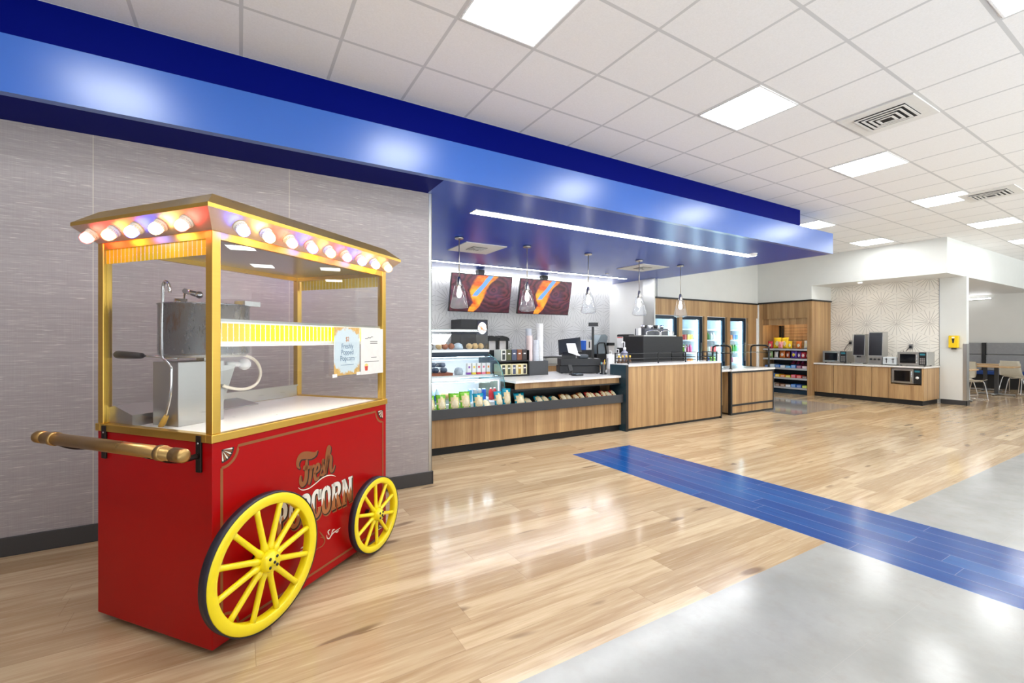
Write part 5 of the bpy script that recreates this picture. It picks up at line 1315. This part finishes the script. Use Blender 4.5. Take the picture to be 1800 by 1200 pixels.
# ------------------------------------------------------------------ snack shelf unit in the far corner
t = thing('snack_shelf', 'oak framed snack shelf unit with lit slat back in the far corner', 'shelf unit', (12.605, 5.84, 0))
def sp(n, m, x0, x1, y0, y1, z0, z1, par=None, bev=0.0): return box_part(n, m, par or t, x0 - 12.605, x1 - 12.605, y0 - 5.84, y1 - 5.84, z0, z1, bev=bev)
sp('side_panel', M['oak'], 12.605, 13.58, 5.84, 5.945, 0, 2.415); sp('side_panel', M['oak'], 12.605, 13.25, 7.07, 7.165, 0, 2.415)
sp('header', M['oak2'], 12.605, 13.25, 5.9455, 7.0695, 1.99, 2.415); sp('inner_header', M['oak2'], 12.63, 12.66, 5.9455, 7.0695, 1.825, 1.989); sp('inner_top', M['oak2'], 12.661, 13.22, 5.9455, 7.0695, 1.96, 1.989)
sp('top_cap', M['black'], 12.575, 13.59, 5.815, 7.185, 2.416, 2.452)
sp('lit_back', M['oakpale'], 13.18, 13.22, 5.9455, 7.0695, 1.19, 1.959); sp('dark_back', M['navy'], 13.18, 13.22, 5.9455, 7.0695, 0.10, 1.189); sp('toe_base', M['navy'], 12.64, 13.2, 5.9455, 7.0695, 0.0, 0.105)
f = MB()
for k in range(7): f.box(13.172 - 12.605, 13.1795 - 12.605, 0.106, 0.95, 1.25 + k * 0.083, 1.256 + k * 0.083)
f.done('slat_grooves', M['black'], t)
f = MB(); f.box(13.10 - 12.605, 13.17 - 12.605, 0.955, 0.985, 1.22, 1.82); f.box(13.10 - 12.605, 13.17 - 12.605, 1.03, 1.06, 1.22, 1.82); f.done('shelf_upright', M['black'], t)
sp('led_strip', glow('warm_led', (1.0, 0.86, 0.6, 1), 14.0), 12.665, 12.69, 6.0, 7.0, 1.86, 1.875)
SHZ = [1.185, 0.93, 0.675, 0.42, 0.17]
for i, z_ in enumerate(SHZ):
    y1_ = 7.06
    s_ = sp('shelf_board', M['tray'], 12.625 + 0.0, 13.17, 5.95, y1_, z_ - 0.03, z_)
    sp('price_rail', plain(176, 178, 182, 0.4), 12.609, 12.622, 5.95, y1_, z_ - 0.045, z_ + 0.004, par=t)
def bag_at(cc, y, z, w, h, lab, x=12.72, art=None):
    f = snack_bag(w * 0.86, h, 0.06, 0, 1, 2)
    o = f.done('snack_bag', [plain(*cc, 0.3), plain(*cc, 0.3), plain(*(art or (240, 232, 200)), 0.4)], None, loc=(x, y, z + 0.001)); o.rotation_euler = (-0.08, 0, -PI / 2 + random.uniform(-0.06, 0.06))
    return tag(o, lab, 'snack bag', 'bags on the far snack shelf')
Y_, R_, O_, P_, W_, B_ = (246, 206, 30), (206, 44, 60), (226, 120, 40), (90, 60, 170), (226, 226, 226), (40, 110, 200)
top = [(R_, 6.93, 0.16, 0.20, 'red'), (Y_, 6.74, 0.24, 0.30, 'large yellow'), (Y_, 6.55, 0.22, 0.30, 'second large yellow'), ((240, 160, 170), 6.62, 0.14, 0.19, 'pink and yellow'), (Y_, 6.42, 0.13, 0.20, 'small yellow'), (O_, 6.20, 0.17, 0.20, 'pale orange'), (W_, 6.02, 0.14, 0.22, 'white')]
for i, (cc, y, w_, h, nm) in enumerate(top): bag_at(cc, y, SHZ[0], w_, h, nm + ' snack bag standing on the top board of the far snack shelf', 12.72 if i != 3 else 12.645, (236, 120, 120) if nm.startswith('pink') else None)
sec = [((150, 190, 120), 6.92, 0.15, 0.19, 'pale green'), (W_, 6.77, 0.13, 0.18, 'white'), (O_, 6.61, 0.18, 0.21, 'orange'), ((180, 70, 30), 6.47, 0.12, 0.19, 'rust'), (P_, 6.32, 0.19, 0.21, 'purple'), ((100, 50, 130), 6.19, 0.12, 0.19, 'dark violet'), (R_, 6.09, 0.15, 0.18, 'red'), ((150, 40, 40), 5.99, 0.09, 0.18, 'dark red')]
for cc, y, w_, h, nm in sec: bag_at(cc, y, SHZ[1], w_, h, nm + ' snack bag on the second board of the far snack shelf', 12.72, (246, 220, 60) if nm == 'purple' else (240, 220, 210))
rows = [(SHZ[2], [(B_, 'blue'), ((206, 226, 240), 'pale blue'), (B_, 'second blue'), ((226, 232, 236), 'white'), ((70, 160, 220), 'sky blue'), ((60, 120, 200), 'royal blue'), ((120, 30, 70), 'wine'), ((226, 190, 200), 'pink')], 'third'),
        (SHZ[3], [((226, 228, 232), 'white'), ((60, 120, 210), 'blue'), (Y_, 'yellow'), (O_, 'orange'), ((236, 210, 60), 'lemon'), (R_, 'red'), ((226, 70, 60), 'scarlet'), ((90, 36, 30), 'brown')], 'fourth'),
        (SHZ[4], [((80, 46, 34), 'dark brown'), ((200, 190, 180), 'cream'), ((110, 70, 44), 'brown'), ((150, 110, 80), 'tan'), ((226, 226, 230), 'white'), (B_, 'blue'), ((40, 80, 170), 'deep blue'), ((206, 226, 40), 'lime')], 'lowest')]
for z_, lst, nm in rows:
    for k, (cc, cn) in enumerate(lst):
        y = 6.97 - k * 0.135
        t2 = thing('candy_box', '%s candy box on the %s board of the far snack shelf' % (cn, nm), 'candy box', (12.64, y, z_ + 0.001), 0, 'candy boxes on the far snack shelf')
        h = 0.055 + 0.02 * ((k * 3) % 4) / 2
        box_part('box_body', plain(*cc, 0.4), t2, 0, 0.24, -0.06, 0.06, 0, h, bev=0.006); box_part('box_print', plain(*[min(255, int(q_ * 0.5 + 120)) for q_ in cc], 0.4), t2, -0.0015, -0.0004, -0.045, 0.045, 0.012, h - 0.012)
for k in range(4):
    o = bag_at((110, 24, 60), 6.03 + 0.12 * k, SHZ[2] + 0.086, 0.12, 0.16, 'wine red bag lying over the third far shelf board, %s from the nook' % ORD[k], 12.78, (150, 60, 120)); o.rotation_euler[0] = -0.9; o.location.z += 0.01

# ------------------------------------------------------------------ nook counter and machines
t = thing('nook_counter', 'oak nook counter with white quartz top and a built-in microwave opening', 'counter', (12.70, 3.72, 0))
D = 0.88
box_part('toe_kick', M['toe'], t, 0.035, D, 0.03, 2.11, 0, 0.105)
def npart(n, m, x0, x1, y0, y1, z0, z1, par=None, bev=0.0): return box_part(n, m, par or t, x0, x1, y0 - 3.72, y1 - 3.72, z0, z1, bev=bev)
npart('carcass', M['oak'], 0.03, D, 4.32, 5.83, 0.106, 0.80); npart('carcass', M['oak'], 0.45, D, 3.76, 4.319, 0.106, 0.80); npart('end_panel', M['oak'], 0.0, D, 3.72, 3.755, 0.106, 0.80)
npart('bay_floor', M['oak'], 0.03, 0.449, 3.756, 4.319, 0.106, 0.44)
npart('bay_side', M['oak2'], 0.03, 0.449, 4.29, 4.319, 0.441, 0.80)
for (y0, y1) in ((5.405, 5.83), (4.945, 5.40), (4.635, 4.94), (4.325, 4.63)):
    d_ = npart('door', M['oak'], 0.004, 0.028, y0 + 0.002, y1 - 0.002, 0.108, 0.795, bev=0.002)
for y0 in (5.34, 4.62):
    npart('edge_pull', M['steel'], -0.004, 0.026, y0 - 0.06, y0 + 0.12, 0.7955, 0.803)
npart('drawer_front', M['oak'], 0.004, 0.028, 3.757, 4.322, 0.108, 0.43, bev=0.002); npart('edge_pull', M['steel'], -0.004, 0.026, 3.98, 4.12, 0.431, 0.437)
f = MB(); f.box(-0.02, D, -0.02, 2.115, 0.806, 0.842, 0, 0.003); f.done('countertop', M['quartz'], t)
ZN = 0.843
def microwave(x, y, z, w, h, d, lab, body, knob=False):
    """front faces -X, width along -Y"""
    t = thing('microwave_oven', lab, 'microwave', (x, y, z), -PI / 2, 'microwaves in the nook')
    box_part('housing', body, t, 0, w, 0.012, d, 0.02, h, bev=0.006)
    for fx in (0.05, w - 0.05):
        for fy in (0.06, d - 0.06): box_part('foot', M['black'], t, fx - 0.015, fx + 0.015, fy - 0.015, fy + 0.015, 0, 0.0199)
    dr = box_part('door', M['steel'], t, 0.004, w * 0.73, -0.006, 0.011, 0.024, h - 0.004, bev=0.003)
    box_part('window', plain(14, 16, 22, 0.08), dr, 0.05, w * 0.63, -0.008, -0.0065, 0.065, h - 0.045); f = MB(); f.tube([(w * 0.69, -0.008, 0.06), (w * 0.69, -0.03, 0.08), (w * 0.69, -0.03, h - 0.07), (w * 0.69, -0.008, h - 0.05)], 0.008, 8); f.done('handle', M['chrome'], dr)
    cp = box_part('control_panel', M['black'], t, w * 0.745, w - 0.005, -0.006, 0.011, 0.024, h - 0.004, bev=0.002)
    if knob:
        f = MB(); f.cyl((w * 0.87, -0.007, h * 0.45), (w * 0.87, -0.025, h * 0.45), 0.028, n=18); f.done('knob', M['whitep'], cp)
    else:
        f = MB()
        for i in range(3):
            for j in range(4): f.box(w * 0.78 + i * w * 0.06, w * 0.78 + i * w * 0.06 + w * 0.045, -0.008, -0.0065, 0.05 + j * 0.035, 0.05 + j * 0.035 + 0.024)
        f.done('keypad', M['steel'], cp)
    box_part('display', plain(40, 90, 100, 0.2, 0, 0.06, 0.6), cp, w * 0.78, w * 0.95, -0.008, -0.0065, h - 0.07, h - 0.03)
    return t
microwave(12.86, 5.71, ZN, 0.52, 0.30, 0.42, 'steel microwave at the snack shelf end of the nook counter', M['steel'])
microwave(12.86, 4.22, ZN, 0.50, 0.31, 0.46, 'steel microwave with black door at the open end of the nook counter', M['steel'])
microwave(12.715, 4.275, 0.442, 0.515, 0.345, 0.40, 'steel microwave with a white knob built into the nook counter', M['steel'], True)
def dispenser(y, w, h, lab, knobs):
    t = thing('drink_dispenser', lab, 'drink dispenser', (12.90, y, ZN), -PI / 2, 'tall dispensers in the nook')
    box_part('base', M['steel'], t, 0, w, -0.06, 0.34, 0, 0.03, bev=0.004); box_part('lower_body', M['steel'], t, 0.01, w - 0.01, 0.10 if not knobs else 0.02, 0.32, 0.03, 0.20, bev=0.006)
    f = MB(); f.prism([(0, 0.02, 0.20), (0, 0.33, 0.20), (0, 0.33, h - 0.01), (0, 0.30, h), (0, 0.10, h), (0, 0.06, h - 0.02)], (w, 0, 0)); f.done('tower', M['steel'], t)
    f = MB(); f.prism([(0.012, 0.018, 0.215), (0.012, 0.03, 0.215), (0.012, 0.068, h - 0.025), (0.012, 0.056, h - 0.025)], (w - 0.024, 0, 0)); f.done('black_front', plain(20, 24, 32, 0.15), t)
    if knobs:
        for i in range(3):
            f = MB(); f.cyl((w * (0.22 + 0.28 * i), 0.019, 0.125), (w * (0.22 + 0.28 * i), -0.012, 0.125), 0.022, n=14); f.done('tap_knob', M['black'], t)
    else:
        f = MB(); f.box(w * 0.4, w * 0.6, -0.02, 0.10, 0.16, 0.20); f.done('spout', M['black'], t)
    return t
dispenser(5.09, 0.24, 0.72, 'tall dark fronted drink dispenser next to the shelf end microwave', False)
dispenser(4.78, 0.27, 0.77, 'tallest drink dispenser with three black knobs beside the toaster', True)
t = thing('toaster', 'white four slot toaster between the knobbed dispenser and the open end microwave', 'toaster', (12.86, 4.49, ZN), -PI / 2)
f = MB(); f.box(0, 0.26, 0, 0.28, 0.015, 0.19, 0, 0.025, 3); f.done('body', plain(206, 210, 212, 0.3), t)
for i in range(2):
    f = MB(); f.box(0.07 + i * 0.12, 0.082 + i * 0.12, -0.004, -0.0002, 0.05, 0.16); f.done('lever_slot', M['black'], t)
    f = MB(); f.box(0.055 + i * 0.12, 0.097 + i * 0.12, -0.02, -0.0045, 0.13, 0.145); f.done('lever', M['black'], t)
f = MB(); f.box(0.03, 0.23, 0.03, 0.25, 0.0, 0.0149); f.done('foot_plate', M['black'], t)
for (y, z, lab) in ((5.44, 1.285, 'steel outlet with a dark plug on the star tile wall behind the dispensers'), (4.25, 1.20, 'steel outlet with a dark plug above the open end microwave')):
    t = thing('wall_outlet', lab, 'outlet', (13.594, y, z), 0)
    box_part('plate', M['steel'], t, 0, 0.005, -0.08, 0, 0, 0.125); box_part('plug', M['black'], t, -0.04, -0.0005, -0.06, -0.02, 0.03, 0.085)
    f = MB(); f.tube(smooth_path([(-0.04, -0.03, 0.05), (-0.07, -0.01, 0.02), (-0.06, 0.06, -0.10), (-0.05, 0.08, -0.22 if z > 1.25 else -0.03)], 4), 0.006, 6); f.done('cord', M['black'], t)
t = thing('yellow_dispenser', 'bright yellow wall dispenser on the plain white wall end', 'dispenser', (13.598, 3.395, 1.25))
f = MB(); f.box(-0.10, -0.0005, 0, 0.155, 0.0, 0.265, 0, 0.012, 3); f.done('cover', plain(246, 206, 20, 0.35), t)
f = MB(); f.prism([(-0.103, 0.055, 0.20), (-0.103, 0.10, 0.20), (-0.103, 0.088, 0.10), (-0.103, 0.067, 0.10)], (0.002, 0, 0)); f.done('dark_window', M['dark'], t)
box_part('white_label', M['whitep'], t, -0.1035, -0.1005, 0.055, 0.10, 0.21, 0.24); box_part('spout', M['dark'], t, -0.09, -0.01, 0.045, 0.11, -0.035, -0.001)

# ------------------------------------------------------------------ seating area behind the nook wall
t = thing('banquette', 'grey upholstered banquette bench along the seating area wall', 'banquette', (19.05, 2.0, 0))
M['fabric'] = plain(150, 151, 154, 0.85, 0, 0.14, 0, 0, 14.0); M['seatblue'] = plain(24, 66, 140, 0.6)
def bp(n, m, x0, x1, y0, y1, z0, z1, bev=0.0): return box_part(n, m, t, x0 - 19.05, x1 - 19.05, y0 - 2.0, y1 - 2.0, z0, z1, bev=bev)
for (y0, y1) in ((2.0, 4.33), (4.41, 8.4)):
    bp('upper_back_cushion', M['fabric'], 19.62, 19.78, y0, y1, 0.985, 1.33, 0.02); bp('lower_back_cushion', M['fabric'], 19.60, 19.78, y0, y1, 0.50, 0.975, 0.02)
bp('seat_cushion', M['seatblue'], 19.08, 19.59, 2.0, 8.4, 0.40, 0.50, 0.02); bp('base', M['blackm'], 19.16, 19.6, 2.0, 8.4, 0, 0.395); bp('divider', M['dark'], 19.58, 19.78, 4.335, 4.405, 0.5, 1.335)
M['shell'] = plain(236, 230, 216, 0.45)
def chair(x, y, rz, lab):
    """shell chair on a bent wire base; the sitter faces local -Y"""
    t = thing('shell_chair', lab, 'chair', (x, y, 0), rz, 'shell chairs in the seating area')
    f = MB(); pr = smooth_path([(-0.21, 0.46), (-0.17, 0.445), (0.0, 0.435), (0.13, 0.44), (0.19, 0.48), (0.225, 0.60), (0.25, 0.74), (0.265, 0.86)], 4)
    n = len(pr); nw = 8; g = []
    for i, (yy, zz) in enumerate(pr):
        k = i / (n - 1); hw = 0.215 + 0.025 * math.sin(PI * min(1, k * 1.3)) - (0.02 if k > 0.9 else 0)
        row = []
        for j in range(nw + 1):
            s_ = (j / nw - 0.5) * 2
            cz = 0.035 * s_ * s_ * (1 - k); cy = -0.045 * s_ * s_ * k
            row.append(f.bm.verts.new((s_ * hw, yy + cy, zz + cz)))
        g.append(row)
    for i in range(n - 1):
        for j in range(nw):
            q_ = f.bm.faces.new([g[i][j], g[i][j + 1], g[i + 1][j + 1], g[i + 1][j]]); q_.smooth = True
    r_ = bmesh.ops.solidify(f.bm, geom=list(f.bm.faces), thickness=0.012)
    f.done('shell_seat', M['shell'], t)
    for s_ in (-1, 1):
        f = MB(); x_ = 0.20 * s_
        f.tube(smooth_path([(x_ * 0.7, -0.12, 0.43), (x_ * 0.95, -0.16, 0.40), (x_ * 1.1, -0.21, 0.03), (x_ * 1.1, -0.19, 0.011), (x_ * 1.1, 0.20, 0.011), (x_ * 1.1, 0.22, 0.03), (x_ * 0.95, 0.12, 0.40), (x_ * 0.7, 0.08, 0.43)], 4), 0.010, 8); f.done('wire_leg', M['chrome'], t)
    f = MB(); f.tube([(-0.14, -0.12, 0.428), (0.14, -0.12, 0.428)], 0.009, 8); f.tube([(-0.14, 0.08, 0.428), (0.14, 0.08, 0.428)], 0.009, 8); f.done('seat_support', M['chrome'], t)
    return t
def cafe_table(x, y, lab, w=0.62, d=0.72):
    t = thing('cafe_table', lab, 'table', (x, y, 0), 0, 'oak topped tables in the seating area')
    f = MB(); f.box(-w / 2, w / 2, -d / 2, d / 2, 0.715, 0.745, 0, 0.008); f.done('tabletop', plain(196, 160, 116, 0.4, 0, 0.1), t)
    f = MB(); f.box(-0.045, 0.045, -0.035, 0.035, 0.03, 0.714, 0, 0.006); f.done('post', M['tray'], t)
    f = MB(); f.box(-0.30, 0.30, -0.035, 0.035, 0.012, 0.04, 0, 0.008); f.box(-0.035, 0.035, -0.33, 0.33, 0.0125, 0.0405, 0, 0.008); f.done('foot_cross', plain(150, 154, 158, 0.35, 0.6), t)
    for dx, dy in ((0.27, 0), (-0.27, 0), (0, 0.30), (0, -0.30)):
        f = MB(); f.lathe([(0, 0), (0.02, 0), (0.02, 0.012), (0, 0.012)], (dx, dy, 0), 10); f.done('glide', M['black'], t)
    return t
cafe_table(16.95, 3.55, 'oak topped cafe table nearest the white shell chair at the photo edge')
cafe_table(18.3, 4.05, 'oak topped cafe table against the grey banquette')
cafe_table(14.55, 3.75, 'oak topped cafe table half hidden behind the steel corner guard')
chair(15.15, 3.62, -0.5, 'white shell chair half hidden behind the steel corner guard')
chair(16.25, 4.05, -2.0, 'white shell chair turned towards the middle cafe table')
chair(18.1, 3.45, 1.3, 'white shell chair between the cafe table and the grey banquette')
chair(17.35, 3.18, 2.8, 'large looking white shell chair cut by the right photo edge')
